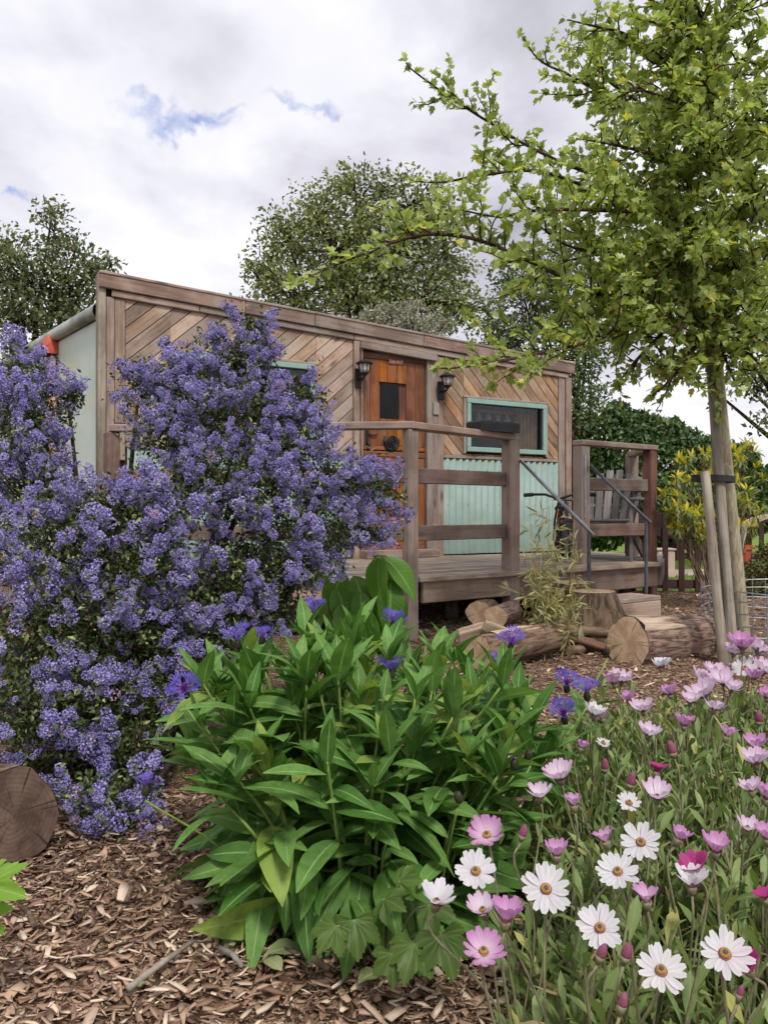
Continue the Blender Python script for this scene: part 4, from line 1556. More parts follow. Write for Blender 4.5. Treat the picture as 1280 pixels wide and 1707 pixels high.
def bg_tree(name, label, base, blobs, n, size, mat, trunk_r=.12, bark=BARKD, group='trees behind the cabin', limbs=True, clump=.22, per=26, leafw=.55):
    """blobs: [(px,py,Y,rx,ry)] in photo pixels; each filled with clumps of leaves on twigs"""
    root = thing(name, label, 'tree', (base[0], base[1], 0), group)
    B = Vector((base[0], base[1], 0))
    tb = MB()
    cents = []
    for px, py, Y, rx, ry in blobs:
        c = at(px, py, Y)
        s = Y / F
        cents.append((c, (rx * s, (rx + ry) / 2 * s, ry * s)))
    mid = sum((c for c, _ in cents), Vector()) / len(cents)
    fork = B.lerp(Vector((B.x * .6 + mid.x * .4, B.y * .6 + mid.y * .4, mid.z)), .55)
    tb.tube([B - Vector((0, 0, .1)), B.lerp(fork, .5) + Vector((.05, 0, 0)), fork], [trunk_r, trunk_r * .8, trunk_r * .65], 8)
    areas = np.array([r[0] * r[2] for _, r in cents])
    Ls, Xs = [], []
    twig = MB()
    for (c, r), a in zip(cents, areas / areas.sum()):
        e = c + Vector((random.uniform(-.1, .1), 0, r[2] * .6))
        m1 = fork.lerp(c, .5) + Vector((random.uniform(-.15, .15), random.uniform(-.15, .15), -.1))
        tb.tube([fork, m1, c, e], [trunk_r * .42, trunk_r * .22, trunk_r * .10, trunk_r * .03], 6)
        nc = max(4, int(n * a / per))
        P, D = ell_points(nc, c, r, .25)
        for p, d_ in zip(P, D):
            p = Vector(p)
            twig.tube([c.lerp(p, .25 * random.random()), c.lerp(p, .6) + Vector((0, 0, -.04)), p + Vector(d_) * .05], [trunk_r * .09, trunk_r * .06, .004], 3, cap=False)
        cl_ = clump * rng.uniform(.6, 1.3, nc)
        off = rng.normal(size=(nc, per, 3)) * cl_[:, None, None] * .5
        off[:, :, 2] *= .8
        off = np.clip(off, -.6 * clump, .6 * clump)
        Ls.append((P[:, None, :] + off).reshape(-1, 3))
        Xs.append((D[:, None, :] * .5 + rng.normal(size=(nc, per, 3)) * .7).reshape(-1, 3))
    L, X = np.concatenate(Ls), np.concatenate(Xs)
    Zn = rdir(len(L)) * .8 + np.array([0, 0, .8])
    s = size * rng.uniform(.6, 1.3, len(L))
    tb.build('trunk', bark, root)
    tw = twig.build('twigs', bark, root)
    tw['kind'] = 'stuff'
    V, FS, luv = instance(t_rhomb(leafw), frames(X, Zn), L, s)
    o = meshobj('crown', np_mesh('crown', V, FS, luv), mat, root)
    o['kind'] = 'stuff'
    return root


LF_BG = m_leaf('mid_green_foliage', sc(84, 98, 56), sc(152, 160, 100), sc(180, 184, 120), .15, trans=.3)
LF_BG2 = m_leaf('dull_green_foliage', sc(80, 94, 64), sc(136, 146, 102), sc(160, 164, 118), .12, trans=.3)
LF_HEDGE = m_leaf('hedge_foliage', sc(46, 70, 40), sc(92, 122, 66), sc(128, 148, 88), .12, trans=.2)
LF_DARK = m_leaf('dark_tree_foliage', sc(66, 84, 52), sc(120, 136, 84), trans=.3)
LF_GREY = m_leaf('silvery_foliage', sc(126, 130, 108), sc(190, 188, 172), sc(220, 214, 204), .2, trans=.2)

bg_tree('rounded_tree', 'rounded bushy tree rising behind the cabin roof', (-.4, 13, 0),
        [(600, 330, 13, 50, 42), (540, 350, 13, 55, 48), (680, 345, 13.2, 60, 48), (480, 400, 13, 50, 50), (450, 450, 12.8, 40, 36), (560, 420, 12.8, 85, 70), (660, 420, 13, 85, 70), (740, 420, 13.4, 50, 60),
         (500, 490, 12.6, 80, 45), (600, 500, 12.6, 90, 50), (700, 500, 13, 80, 55), (770, 510, 13.4, 45, 40), (590, 300, 13, 14, 18), (640, 310, 13, 30, 22), (730, 350, 13.3, 28, 34), (425, 455, 12.8, 16, 14), (470, 375, 13, 22, 18)],
        15500, .085, LF_BG, .16, clump=.32)
bg_tree('open_tree', 'open branched tree left of the cabin', (-5.6, 12.5, 0),
        [(20, 440, 12, 50, 50), (60, 480, 12, 70, 60), (120, 480, 12.2, 55, 50), (150, 455, 12.2, 30, 36), (90, 390, 12, 22, 50), (88, 350, 12, 10, 26), (125, 420, 12, 14, 34), (185, 440, 12.2, 9, 24), (40, 540, 12, 70, 50), (130, 540, 12, 60, 36), (8, 410, 12, 18, 22)],
        6500, .082, LF_BG2, .12, clump=.25)
bg_tree('slender_tree', 'loose tree standing behind the right end of the cabin', (3.0, 12.6, 0),
        [(880, 520, 12.5, 70, 60), (950, 510, 12.5, 60, 70), (870, 460, 12.5, 40, 40), (940, 600, 12.3, 50, 60), (985, 640, 12.3, 28, 40), (980, 560, 12.5, 36, 50), (860, 570, 12.3, 50, 40), (960, 680, 12.2, 45, 40), (820, 560, 12.5, 30, 34), (930, 440, 12.6, 40, 40)],
        7500, .08, LF_DARK, .11, clump=.28)
bg_tree('drooping_tree', 'tree with dark drooping branches at the right edge behind the young tree', (5.6, 9.4, 0),
        [(1262, 640, 9, 34, 22), (1240, 585, 9, 50, 40), (1270, 700, 9, 18, 26), (1275, 540, 9, 50, 60), (1200, 560, 9, 40, 40), (1320, 480, 9.2, 90, 100), (1330, 620, 9.2, 50, 80), (1240, 640, 9, 12, 30), (1195, 655, 9.2, 14, 18)],
        5000, .065, LF_DARK, .12, clump=.18)
bg_tree('silvery_shrub', 'pale silvery twiggy shrub showing above the roof edge', (.1, 10.6, 0),
        [(640, 545, 10.5, 50, 34), (690, 540, 10.5, 46, 34), (725, 552, 10.5, 30, 24), (600, 560, 10.4, 34, 22), (660, 525, 10.5, 36, 18), (560, 570, 10.4, 30, 20)],
        5200, .055, LF_GREY, .06, clump=.12, per=40, group=None, leafw=.3)


def hedge(name, label, blobs, n, size, mat):
    c0 = at(blobs[len(blobs) // 2][0], 853, blobs[0][2])
    root = thing(name, label, 'hedge', (c0.x, c0.y, 0))
    core = MB()
    Ls, Ds = [], []
    A_ = sum(b[3] * b[4] for b in blobs)
    import bmesh
    bm = bmesh.new()
    for px, py, Y, rx, ry in blobs:
        c = at(px, py, Y)
        s = Y / F
        r = (rx * s, rx * s * .8, ry * s)
        bmesh.ops.create_icosphere(bm, subdivisions=2, radius=1.0, matrix=Matrix.Translation(c) @ Matrix.Diagonal((*[x * .78 for x in r], 1)))
        k = int(n * rx * ry / A_)
        d_ = rdir(k)
        d_[:, 1] = -np.abs(d_[:, 1]) + .25 * (rng.random(k) < .25)
        d_ = unit(d_)
        q = .80 + .26 * rng.random(k) ** .7
        lump = 1 + .12 * np.sin(d_[:, 0] * 9 + px) * np.sin(d_[:, 2] * 8 + py)
        Ls.append(np.array(c) + d_ * (q * lump)[:, None] * np.array(r))
        Ds.append(d_)
    me = bpy.data.meshes.new('inner_mass')
    bm.to_mesh(me)
    bm.free()
    me.polygons.foreach_set('use_smooth', [True] * len(me.polygons))
    meshobj('inner_mass', me, mat, root)
    L, D = np.concatenate(Ls), np.concatenate(Ds)
    V, FS, luv = instance(t_rhomb(.6), frames(rdir(len(L)) + D * .4, D + rdir(len(L)) * .6), L, size * rng.uniform(.6, 1.4, len(L)))
    o = meshobj('foliage', np_mesh('foliage', V, FS, luv), mat, root)
    o['kind'] = 'stuff'


hedge('tall_hedge', 'tall dark green clipped hedge along the far side of the lawn',
      [(960, 770, 14, 60, 75), (1030, 770, 14, 70, 85), (1100, 775, 14.2, 70, 75), (1170, 790, 14.4, 60, 60), (1225, 800, 14.6, 40, 58), (1000, 850, 13.8, 80, 60), (1090, 850, 13.8, 80, 60), (1180, 860, 14, 80, 60), (1050, 715, 14, 26, 24), (1090, 730, 14, 34, 26), (985, 720, 14, 34, 26), (1035, 690, 14, 12, 16)], 40000, .10, LF_HEDGE)
hedge('low_hedge', 'lower dark hedge behind the far fence at the right edge', [(1260, 830, 15, 50, 50), (1330, 830, 15, 60, 50), (1210, 850, 15, 40, 40)], 6000, .13, LF_HEDGE)


# ------------------------------------------------------------------ staked young tree
def smooth_path(pts, k=6):
    """Catmull-Rom through points"""
    P = [Vector(p) for p in pts]
    P = [P[0] * 2 - P[1]] + P + [P[-1] * 2 - P[-2]]
    out = []
    for i in range(1, len(P) - 2):
        for j in range(k):
            t_ = j / k
            a, b, c, d_ = P[i - 1], P[i], P[i + 1], P[i + 2]
            out.append(.5 * ((2 * b) + (c - a) * t_ + (2 * a - 5 * b + 4 * c - d_) * t_ ** 2 + (3 * b - a - 3 * c + d_) * t_ ** 3))
    out.append(P[-2])
    return out


TY = 4.45
ytree = thing('young_tree', 'young staked tree with yellow green lobed leaves in a wire cage', 'tree', at(1240, 1095, TY))
tp = smooth_path([at(1242, 1098, TY), at(1230, 960, TY), at(1212, 780, TY), at(1198, 620, TY), at(1190, 500, TY), at(1205, 330, TY), at(1195, 180, TY - .05), at(1210, 30, TY), at(1205, -120, TY)])
nT = len(tp)
rr = [max(.009, .038 - .031 * (i / nT)) for i in range(nT)]
MB().tube(tp, rr, 12).build('trunk', YBARK, ytree, smooth=True)
mains = [
    [(1190, 520, 4.4), (1095, 495, 4.3), (1000, 490, 4.05), (925, 455, 3.85), (850, 420, 3.7), (790, 398, 3.6), (735, 390, 3.5), (680, 396, 3.4), (600, 425, 3.3), (540, 450, 3.25), (490, 474, 3.2)],
    [(1196, 330, 4.4), (1145, 312, 4.4), (1080, 318, 4.5), (990, 292, 4.6), (890, 248, 4.6), (810, 200, 4.6), (745, 158, 4.6), (690, 118, 4.6), (676, 104, 4.6)],
    [(1196, 345, 4.4), (1120, 330, 4.3), (1010, 320, 4.2), (900, 285, 4.1), (800, 292, 4.0), (740, 303, 3.95), (692, 302, 3.9)],
    [(1190, 545, 4.4), (1110, 515, 4.3), (1010, 560, 4.0), (920, 584, 3.75), (830, 602, 3.6), (770, 612, 3.5), (732, 614, 3.45)],
    [(1200, 260, 4.45), (1110, 215, 4.5), (1020, 165, 4.6), (950, 125, 4.7), (900, 100, 4.7), (870, 60, 4.7)],
    [(1203, 180, 4.45), (1120, 110, 4.4), (1050, 60, 4.3), (1000, 45, 4.2), (945, 32, 4.2)],
    [(1205, 230, 4.45), (1100, 190, 4.8), (1000, 120, 5.0), (1000, 60, 5.1), (1025, 10, 5.1)],
    [(1196, 380, 4.45), (1100, 390, 4.7), (1010, 420, 4.9), (930, 440, 5.0), (870, 480, 5.05), (820, 500, 5.1)],
    [(1196, 400, 4.45), (1110, 360, 4.2), (1000, 350, 3.9), (900, 350, 3.7), (830, 360, 3.6), (770, 350, 3.55)],
    [(1194, 450, 4.45), (1090, 440, 4.2), (990, 420, 4.0), (930, 400, 3.9), (850, 330, 3.8)],
    [(1192, 480, 4.45), (1120, 540, 4.3), (1060, 600, 4.2), (1030, 640, 4.2)],
    [(1192, 500, 4.45), (1150, 590, 4.1), (1110, 640, 4.0), (1085, 660, 4.0)],
    [(1190, 520, 4.45), (1230, 560, 4.2), (1260, 600, 4.0), (1290, 610, 3.9)],
    [(1196, 470, 4.45), (1250, 440, 4.1), (1300, 430, 3.9)], [(1200, 380, 4.45), (1260, 330, 4.0), (1310, 310, 3.7)],
    [(1203, 250, 4.45), (1260, 200, 4.2), (1320, 150, 4.0)], [(1205, 150, 4.45), (1250, 80, 4.2), (1300, 30, 4.1)],
    [(1205, 100, 4.45), (1170, 30, 4.2), (1150, -30, 4.1)], [(1205, 60, 4.45), (1100, 10, 4.6), (1060, -20, 4.7)],
    [(1196, 420, 4.45), (1180, 400, 4.0), (1160, 420, 3.6)], [(1198, 300, 4.45), (1180, 250, 4.0), (1150, 230, 3.7)], [(1203, 200, 4.45), (1180, 150, 4.0), (1160, 110, 3.8)],
    [(1196, 440, 4.45), (1240, 480, 4.9), (1280, 500, 5.2)], [(1198, 300, 4.45), (1250, 260, 4.9), (1290, 240, 5.3)], [(1203, 170, 4.45), (1160, 120, 4.9), (1120, 60, 5.3)],
    [(1190, 540, 4.45), (1210, 600, 4.1), (1230, 650, 3.95)], [(1205, 60, 4.45), (1240, 20, 4.3), (1275, -30, 4.2)], [(1205, 120, 4.45), (1150, 60, 4.2), (1100, 40, 4.0), (1060, 30, 3.9)], [(1200, 250, 4.45), (1240, 300, 4.1), (1270, 380, 3.9)], [(1196, 430, 4.45), (1230, 500, 4.1), (1262, 540, 3.9)], [(1196, 400, 4.45), (1160, 480, 4.1), (1130, 560, 3.9), (1120, 600, 3.9)], [(1203, 190, 4.45), (1130, 170, 4.1), (1060, 150, 4.0), (1000, 180, 3.95)], [(1200, 290, 4.45), (1100, 260, 4.1), (1020, 240, 4.0), (960, 230, 3.9)], [(1198, 350, 4.45), (1130, 420, 4.2), (1080, 480, 4.1), (1010, 520, 4.1)], [(1196, 420, 4.45), (1120, 450, 4.5), (1040, 530, 4.7), (960, 560, 4.8)],
]
br = MB()
LL, LX, LZ, LS = [], [], [], []
trng = np.random.default_rng(3)


def leaf_sprig(p, d_, n, size):
    """cluster of lobed leaves at a twig node"""
    for _ in range(n):
        v = Vector(trng.normal(size=3)).normalized() * .75 + d_ * .75 + Vector((0, 0, .12))
        LL.append(p + Vector(trng.normal(size=3)) * .008)
        LX.append(v)
        LZ.append(Vector(trng.normal(size=3)) * .55 + Vector((0, -.25, .8)))
        LS.append(size * trng.uniform(.6, 1.2))


for bi, mp in enumerate(mains):
    path = smooth_path([at(*q) for q in mp], 7)
    n = len(path)
    r0 = .010 if bi < 12 else .009
    br.tube(path, [r0 * (1 - i / n) ** .8 + .0025 for i in range(n)], 6)
    Lb = sum((path[i + 1] - path[i]).length for i in range(n - 1))
    acc, nxt = 0, .10 * Lb
    for i in range(1, n):
        seg = path[i] - path[i - 1]
        acc += seg.length
        t_ = seg.normalized()
        while nxt < acc:
            p = path[i].lerp(path[i - 1], (acc - nxt) / seg.length)
            f_ = nxt / Lb
            nxt += trng.uniform(.022, .050) * ((.72 + .65 * f_) if bi not in (0, 3) else 1.0) * (.56 if p.x / p.y > .25 else .85)
            side = t_.cross(Vector(trng.normal(size=3))).normalized()
            d_ = (side * .8 + t_ * .6 + Vector((0, 0, .25))).normalized()
            if f_ > .86 or trng.random() < .35:
                leaf_sprig(p, (d_ + t_ * .3).normalized(), 3, .050)
                continue
            tl = trng.uniform(.10, .44) * (1.2 - .65 * f_)
            tw = [p]
            k = max(2, int(tl / .032))
            for _ in range(k):
                d_ = (d_ + Vector(trng.normal(size=3)) * .22 + Vector((0, 0, .05))).normalized()
                tw.append(tw[-1] + d_ * tl / k)
            br.tube(tw, [.0040 * (1 - j / len(tw)) + .0014 for j in range(len(tw))], 4, cap=False)
            for j in range(1, len(tw)):
                leaf_sprig(tw[j], d_, 4 if j == len(tw) - 1 else 3, .051)
    leaf_sprig(path[-1], (path[-1] - path[-2]).normalized(), 4, .048)
br.build('branches', BARKD, ytree, smooth=True)
LEAF_Y = m_leaf('young_tree_leaf', sc(120, 140, 66), sc(188, 202, 126), sc(212, 206, 92), .08, rough=.36, trans=.5, spec=.6)
tl_ = [t_lobed(((0, 1.0), (.50, .84), (.98, .62)), .66, .15 + .15 * i, .1 + .15 * i) for i in range(3)] + [t_lobed(((0, 1.0), (.42, .78), (.85, .55)), .7, .4, .25)]
scatter(ytree, 'leaf', 'leaves', tl_, frames(np.array(LX), np.array(LZ)), np.array(LL), np.array(LS), LEAF_Y, 300, smooth=False)
print('young tree leaves', len(LL))

# stakes, tie and cage round the tree
for (a, b, r, lb) in (((1175, 786, 4.20), (1208, 1112, 4.12), .025, 'shorter pale wooden stake left of the young trunk'), ((1181, 560, 4.32), (1223, 1116, 4.12), .027, 'taller grey wooden stake pressed against the young trunk')):
    A_, B_ = at(*b), at(*a)
    A_.z = -.03
    st = thing('tree_stake', lb, 'stake', (A_.x, A_.y, 0), 'stakes holding the young tree')
    Mx = frame(B_ - A_, (0, -1, 0), A_)
    Ls_ = (B_ - A_).length
    V = []
    for i in range(9):
        for k in range(12):
            an = 2 * PI * k / 12
            q_ = r * (1 + .05 * math.sin(3 * an + i) + .04 * math.sin(i * 1.7)) * (1.06 - .1 * i / 8)
            V.append((i / 8 * Ls_, q_ * math.cos(an), q_ * math.sin(an)))
    Fq = [(i * 12 + k, i * 12 + (k + 1) % 12, (i + 1) * 12 + (k + 1) % 12, (i + 1) * 12 + k) for i in range(8) for k in range(12)] + [tuple(96 + k for k in range(12))]
    MB().add(V, Fq).build('shaft', W_STAKE, st, Mx, smooth=True)
tie = MB()
c = at(1192, 798, 4.29)
ov = [(c.x + .105 * math.cos(a), c.y + .135 * math.sin(a) + .03, c.z - .006 * math.cos(a)) for a in np.linspace(0, 2 * PI, 25)]
vs, fs = [], []
for x, y, z in ov:
    vs += [(x, y, z - .016), (x, y, z + .016), (c.x + (x - c.x) * .95, c.y + (y - c.y) * .95, z + .016), (c.x + (x - c.x) * .95, c.y + (y - c.y) * .95, z - .016)]
for i in range(24):
    for k in range(4):
        fs.append((4 * i + k, 4 * i + (k + 1) % 4, 4 * i + 4 + (k + 1) % 4, 4 * i + 4 + k))
tie.add(vs, fs)
tt = tie.build('tree_tie', RUBBER)
tag(tt, 'black rubber tie strapping the young trunk to its stakes', 'strap')
cage = thing('wire_cage', 'round galvanised wire mesh cage about the foot of the young tree', 'cage', (2.40, 4.52, 0))
cc, cr_ = Vector((2.40, 4.52, 0)), .58
for z in (.015, .075, .135, .195, .255, .315, .365):
    ringp = [cc + Vector((cr_ * math.cos(a) * (1 + .02 * math.sin(5 * a)), cr_ * math.sin(a), z + .012 * math.sin(3 * a + z * 9))) for a in np.linspace(0, 2 * PI, 61)]
    MB().tube(ringp, .0036, 5, cap=False).build('hoop_wire', GALV, cage)
for k in range(44):
    a = 2 * PI * k / 44
    p = cc + Vector((cr_ * math.cos(a) * (1 + .02 * math.sin(5 * a)), cr_ * math.sin(a), 0))
    MB().tube([p, p + Vector((0, 0, .38 + .012 * math.sin(3 * a)))], .0030, 4).build('upright_wire', GALV, cage)
MB().tube([cc + Vector((-cr_ * .99, -.08, -.05)), cc + Vector((-cr_ * .99, -.08, .40))], .008, 6).build('cage_stake', GALV, cage)

# ------------------------------------------------------------------ yellow green shrub by the fence
ysh = thing('yellow_green_shrub', 'yellow green evergreen shrub before the picket fence behind the stakes', 'shrub', (3.05, 7.0, 0))
yb = MB()
YL, YX, YZ, YS = [], [], [], []
yr = np.random.default_rng(8)
base = Vector((at(1196, 0, 6.6).x, 6.6, 0))
tips = [(1122, 822, 6.7), (1135, 850, 6.5), (1150, 800, 6.6), (1165, 770, 6.8), (1150, 860, 6.4), (1172, 850, 6.5), (1215, 765, 6.8), (1232, 745, 6.9), (1205, 790, 6.9), (1225, 810, 6.7), (1240, 835, 6.7), (1215, 860, 6.6), (1230, 870, 6.8), (1130, 880, 6.6), (1160, 880, 6.5), (1180, 800, 6.9), (1190, 760, 6.9), (1245, 770, 7.0), (1140, 790, 6.8), (1110, 850, 6.8), (1200, 880, 6.6), (1180, 880, 6.8), (1250, 860, 6.9)]
for tp_ in tips:
    T_ = at(*tp_)
    m_ = base.lerp(T_, .6) + Vector((yr.uniform(-.08, .08), 0, -.1))
    path = smooth_path([base, m_, T_], 5)
    yb.tube(path, [.008 * (1 - i / len(path)) + .002 for i in range(len(path))], 5)
    for kk in range(6):
        cen = T_ + Vector(yr.normal(size=3)) * .07 + Vector((0, 0, -.02))
        for j in range(15):
            d_ = Vector(yr.normal(size=3)).normalized()
            YL.append(cen + d_ * .008)
            upn = j < 8
            YX.append(d_ * .7 + Vector((0, 0, .75 if upn else -.7)))
            YZ.append(Vector(yr.normal(size=3)) * .3 + Vector((0, -.3, 1)))
            YS.append(yr.uniform(.055, .10))
yb.build('stems', BARK2, ysh)
YL, YX, YZ, YS = map(np.array, (YL, YX, YZ, YS))
top_ = YX[:, 2] > 0
for nm, sel, mt in (('new_leaves', top_, m_leaf('new_yellow_leaf', sc(132, 138, 34), sc(196, 188, 50), sc(222, 196, 40), .15, trans=.35)), ('old_leaves', ~top_, m_leaf('old_green_leaf', sc(84, 98, 52), sc(140, 146, 92), trans=.25))):
    V, FS, luv = instance(t_leaf(.24, 3, .2, .25), frames(YX[sel], YZ[sel]), YL[sel], YS[sel])
    o = meshobj(nm, np_mesh(nm, V, FS, luv, True), mt, ysh)
    o['kind'] = 'stuff'

# low dark ground shrub right behind the cage
bg_tree('dwarf_conifer', 'low dark bronze green bush behind the wire cage', (3.9, 7.6, 0), [(1265, 960, 7.6, 36, 26), (1235, 975, 7.4, 22, 18), (1290, 940, 7.8, 30, 30)], 2600, .05, m_leaf('bronze_foliage', sc(60, 62, 36), sc(122, 112, 62), trans=.2), .02, clump=.09, group=None, leafw=.3)

# ------------------------------------------------------------------ blue shrub (ceanothus)
blue = thing('blue_flowering_shrub', 'large spreading evergreen shrub covered in violet blue blossom', 'shrub', (at(230, 0, 2.6).x, 2.6, 0))
blobs = [(28, 625, 2.95, 52, 52), (58, 690, 2.85, 62, 60), (15, 740, 2.75, 75, 85), (112, 655, 2.95, 22, 20), (44, 835, 2.65, 82, 74),
         (180, 850, 2.45, 100, 55), (262, 850, 2.55, 75, 58), (100, 920, 2.4, 105, 78), (220, 940, 2.4, 95, 78), (150, 1040, 2.3, 115, 88), (55, 1070, 2.25, 90, 88), (245, 1070, 2.38, 62, 76), (35, 1180, 2.15, 75, 76), (150, 1165, 2.2, 98, 74), (235, 1180, 2.25, 50, 60),
         (225, 1245, 2.12, 55, 45), (150, 1325, 2.0, 66, 34), (205, 1372, 1.97, 44, 30), (100, 1245, 2.1, 46, 28), (215, 1320, 2.02, 40, 40),
         (232, 640, 3.15, 32, 34), (300, 640, 3.1, 56, 56), (290, 715, 3.0, 80, 64), (385, 600, 3.15, 58, 46), (415, 548, 3.2, 34, 34), (432, 580, 3.15, 20, 40), (400, 690, 2.95, 90, 66), (500, 668, 3.05, 50, 40), (470, 740, 2.95, 84, 64), (395, 805, 2.8, 105, 74), (560, 805, 2.95, 84, 48), (630, 818, 3.05, 56, 42), (520, 880, 2.85, 105, 56), (612, 885, 2.95, 42, 26), (325, 795, 2.75, 56, 56),
         (400, 1010, 2.72, 75, 42), (385, 1055, 2.62, 66, 44), (460, 1020, 2.76, 56, 36), (335, 1060, 2.52, 45, 48), (280, 1120, 2.4, 40, 50),
         (420, 930, 2.75, 85, 56), (490, 945, 2.8, 60, 34), (370, 980, 2.65, 64, 56), (300, 1000, 2.55, 56, 66)]
brg = np.random.default_rng(21)
bl_w = []
for px, py, Y, rx, ry in blobs:
    s = Y / F
    bl_w.append((np.array(at(px, py, Y)), np.array((rx * s, (rx + ry) * .5 * s, ry * s))))
stem = MB()
b0 = Vector((at(230, 0, 2.6).x, 2.62, -.03))
for c, r in bl_w:
    cv_ = Vector(c)
    m_ = b0.lerp(cv_, .5) + Vector((brg.uniform(-.1, .1), .15, brg.uniform(-.05, .12)))
    pth = smooth_path([b0 + Vector((brg.uniform(-.06, .06), brg.uniform(-.05, .1), 0)), m_, cv_], 5)
    stem.tube(pth, [.016 * (1 - i / len(pth)) + .004 for i in range(len(pth))], 6)
    for _ in range(5):
        d_ = Vector(brg.normal(size=3)).normalized()
        e = Vector(np.array(cv_) + np.array(d_) * r * .95)
        stem.tube([cv_, cv_.lerp(e, .5) + Vector((0, 0, -.01)), e], [.004, .003, .0015], 4, cap=False)
stem.build('branches', BARKD, blue, smooth=True)

PB, PDir, leafP, leafD = [], [], [], []
for bi, (c, r) in enumerate(bl_w):
    areaw = 2 * PI * r[0] * r[2]
    n = int(areaw * 430) + 6
    d_ = unit(brg.normal(size=(n, 3)) * np.array([1, 1, 1]))
    back_ = d_[:, 1] > .35
    keep = ~back_ | (brg.random(n) < .35)
    d_ = d_[keep]
    # lumpy, uneven outline
    q = .74 + .34 * brg.random(len(d_))
    p = c + d_ * r * q[:, None]
    ok = np.ones(len(p), bool)
    for bj, (c2, r2) in enumerate(bl_w):
        if bj != bi:
            ok &= np.sum(((p - c2) / r2) ** 2, 1) > .42
    # darker, less floriferous low interior
    py_ = 853 - F * (p[:, 2] - CAMZ) / p[:, 1]
    px_ = 640 + F * p[:, 0] / p[:, 1]
    thin = (px_ > 320) & (px_ < 520) & (py_ > 880)
    ok &= ~(thin & (brg.random(len(p)) < .45))
    low = (py_ > 1040) & (py_ < 1300) & (px_ < 300)
    ok &= ~(low & (brg.random(len(p)) < .40))
    p, d_ = p[ok], d_[ok]
    PB.append(p)
    PDir.append(unit(d_ + np.array([0, -.15, .45])))
P0, D0 = np.concatenate(PB), np.concatenate(PDir)
ns = len(P0)
# each shoot carries a panicle of small round heads
BL, BS, BX = [], [], []
bare = brg.random(ns) < .27
for i in range(ns):
    if bare[i]:
        continue
    k = brg.integers(4, 10)
    sz_ = brg.choice([.7, 1.0, 1.0, 1.15, 1.3])
    for j in range(k):
        f_ = j / k
        BL.append(P0[i] + D0[i] * (f_ * .065 - .01) + brg.normal(size=3) * .014 * (1.25 - f_))
        BS.append(brg.uniform(.0085, .0150) * (1.1 - .25 * f_))
        BX.append(D0[i])
        BS[-1] *= sz_
BL, BS, BX = np.array(BL), np.array(BS), np.array(BX)


def t_head(seed, nf=46):
    """round head of tiny starry florets, radius about 1"""
    r = np.random.default_rng(seed)
    V, Ft, U = [], [], []
    for k in range(nf):
        z = 1 - 2 * (k + .5) / nf
        a = k * 2.39996 + r.uniform(-.3, .3)
        q = math.sqrt(1 - z * z)
        n_ = np.array([q * math.cos(a), q * math.sin(a), z])
        rad = r.uniform(.82, 1.08)
        c = n_ * rad
        x = np.cross(n_, [0.3, .5, .8])
        x /= np.linalg.norm(x)
        y = np.cross(n_, x)
        th = r.uniform(0, 6.3)
        x, y = x * math.cos(th) + y * math.sin(th), -x * math.sin(th) + y * math.cos(th)
        s = r.uniform(.20, .32)
        t_ = r.normal(size=3) * .07
        o = len(V)
        V += [c - n_ * .22, c + x * s + n_ * (.06 + t_[0]), c + y * s + n_ * (.06 + t_[1]), c - x * s + n_ * (.06 + t_[2]), c - y * s + n_ * .05]
        U += [(.5, 0)] + [(.5, 1)] * 4
        Ft += [(o, o + 1, o + 2), (o, o + 3, o + 4)] if k % 2 else [(o, o + 1, o + 2), (o, o + 2, o + 3), (o, o + 4, o + 1)]
    return np.array(V), [np.array(Ft)], np.array(U)


heads = [t_head(i, 26 + 3 * i) for i in range(6)]
BLOOM = m_leaf('blue_blossom', sc(120, 104, 186), sc(190, 178, 232), sc(206, 156, 160), .03, rough=.8, trans=2.2, spec=.1, tip=(sc(198, 194, 240), .3, 1.6))
scatter(blue, 'blossom_head', 'blossom', heads, frames(rdir(len(BL)), rdir(len(BL))), BL, BS, BLOOM, 300, smooth=False)
print('blossom heads', len(BL))
# small dark leaves below the heads and through the inside
LP, LD_ = [], []
for k in range(20):
    f_ = rng.random((ns, 1))
    LP.append(P0 + D0 * (f_ * .13 - .08) + rng.normal(size=(ns, 3)) * .014)
    LD_.append(D0 * .5 + rng.normal(size=(ns, 3)) * .7)
for c, r in bl_w:
    k = int(52000 * r[0] * r[2]) + 80
    d_ = rdir(k)
    LP.append(c + d_ * r * (rng.random((k, 1)) ** .45) * .9 + np.array([0, .06, -.01]))
    LD_.append(rng.normal(size=(k, 3)) + d_ * .5)
for px, py, Y, rx, ry in ((60, 1130, 2.45, 120, 110), (190, 1130, 2.5, 110, 110), (120, 1240, 2.35, 110, 60), (300, 1050, 2.75, 90, 80), (420, 980, 2.95, 110, 70), (210, 1290, 2.25, 60, 60)):
    k = 2600
    d_ = rdir(k)
    LP.append(np.array(at(px, py, Y)) + d_ * np.array((rx, 60, ry)) * Y / F * rng.random((k, 1)) ** .4)
    LD_.append(rng.normal(size=(k, 3)))
LP, LD_ = np.concatenate(LP), np.concatenate(LD_)
V, FS, luv = instance(t_rhomb(.5, .12), frames(LD_, rdir(len(LP)) + np.array([0, -.2, .7])), LP, rng.uniform(.011, .025, len(LP)))
o = meshobj('foliage', np_mesh('foliage', V, FS, luv), m_leaf('small_dark_leaf', sc(44, 56, 34), sc(92, 108, 62), sc(150, 164, 92), .10, rough=.4, trans=.12), blue)
o['kind'] = 'stuff'
print('small leaves', len(LP))

# ------------------------------------------------------------------ blue cornflower clump (perennial, lance leaves)
crn = thing('cornflower_clump', 'leafy perennial cornflower clump with ragged violet blue flowers', 'plant', (-.06, 1.68, 0))
cr = np.random.default_rng(31)
stems = MB()
CL, CX, CZ, CS = [], [], [], []


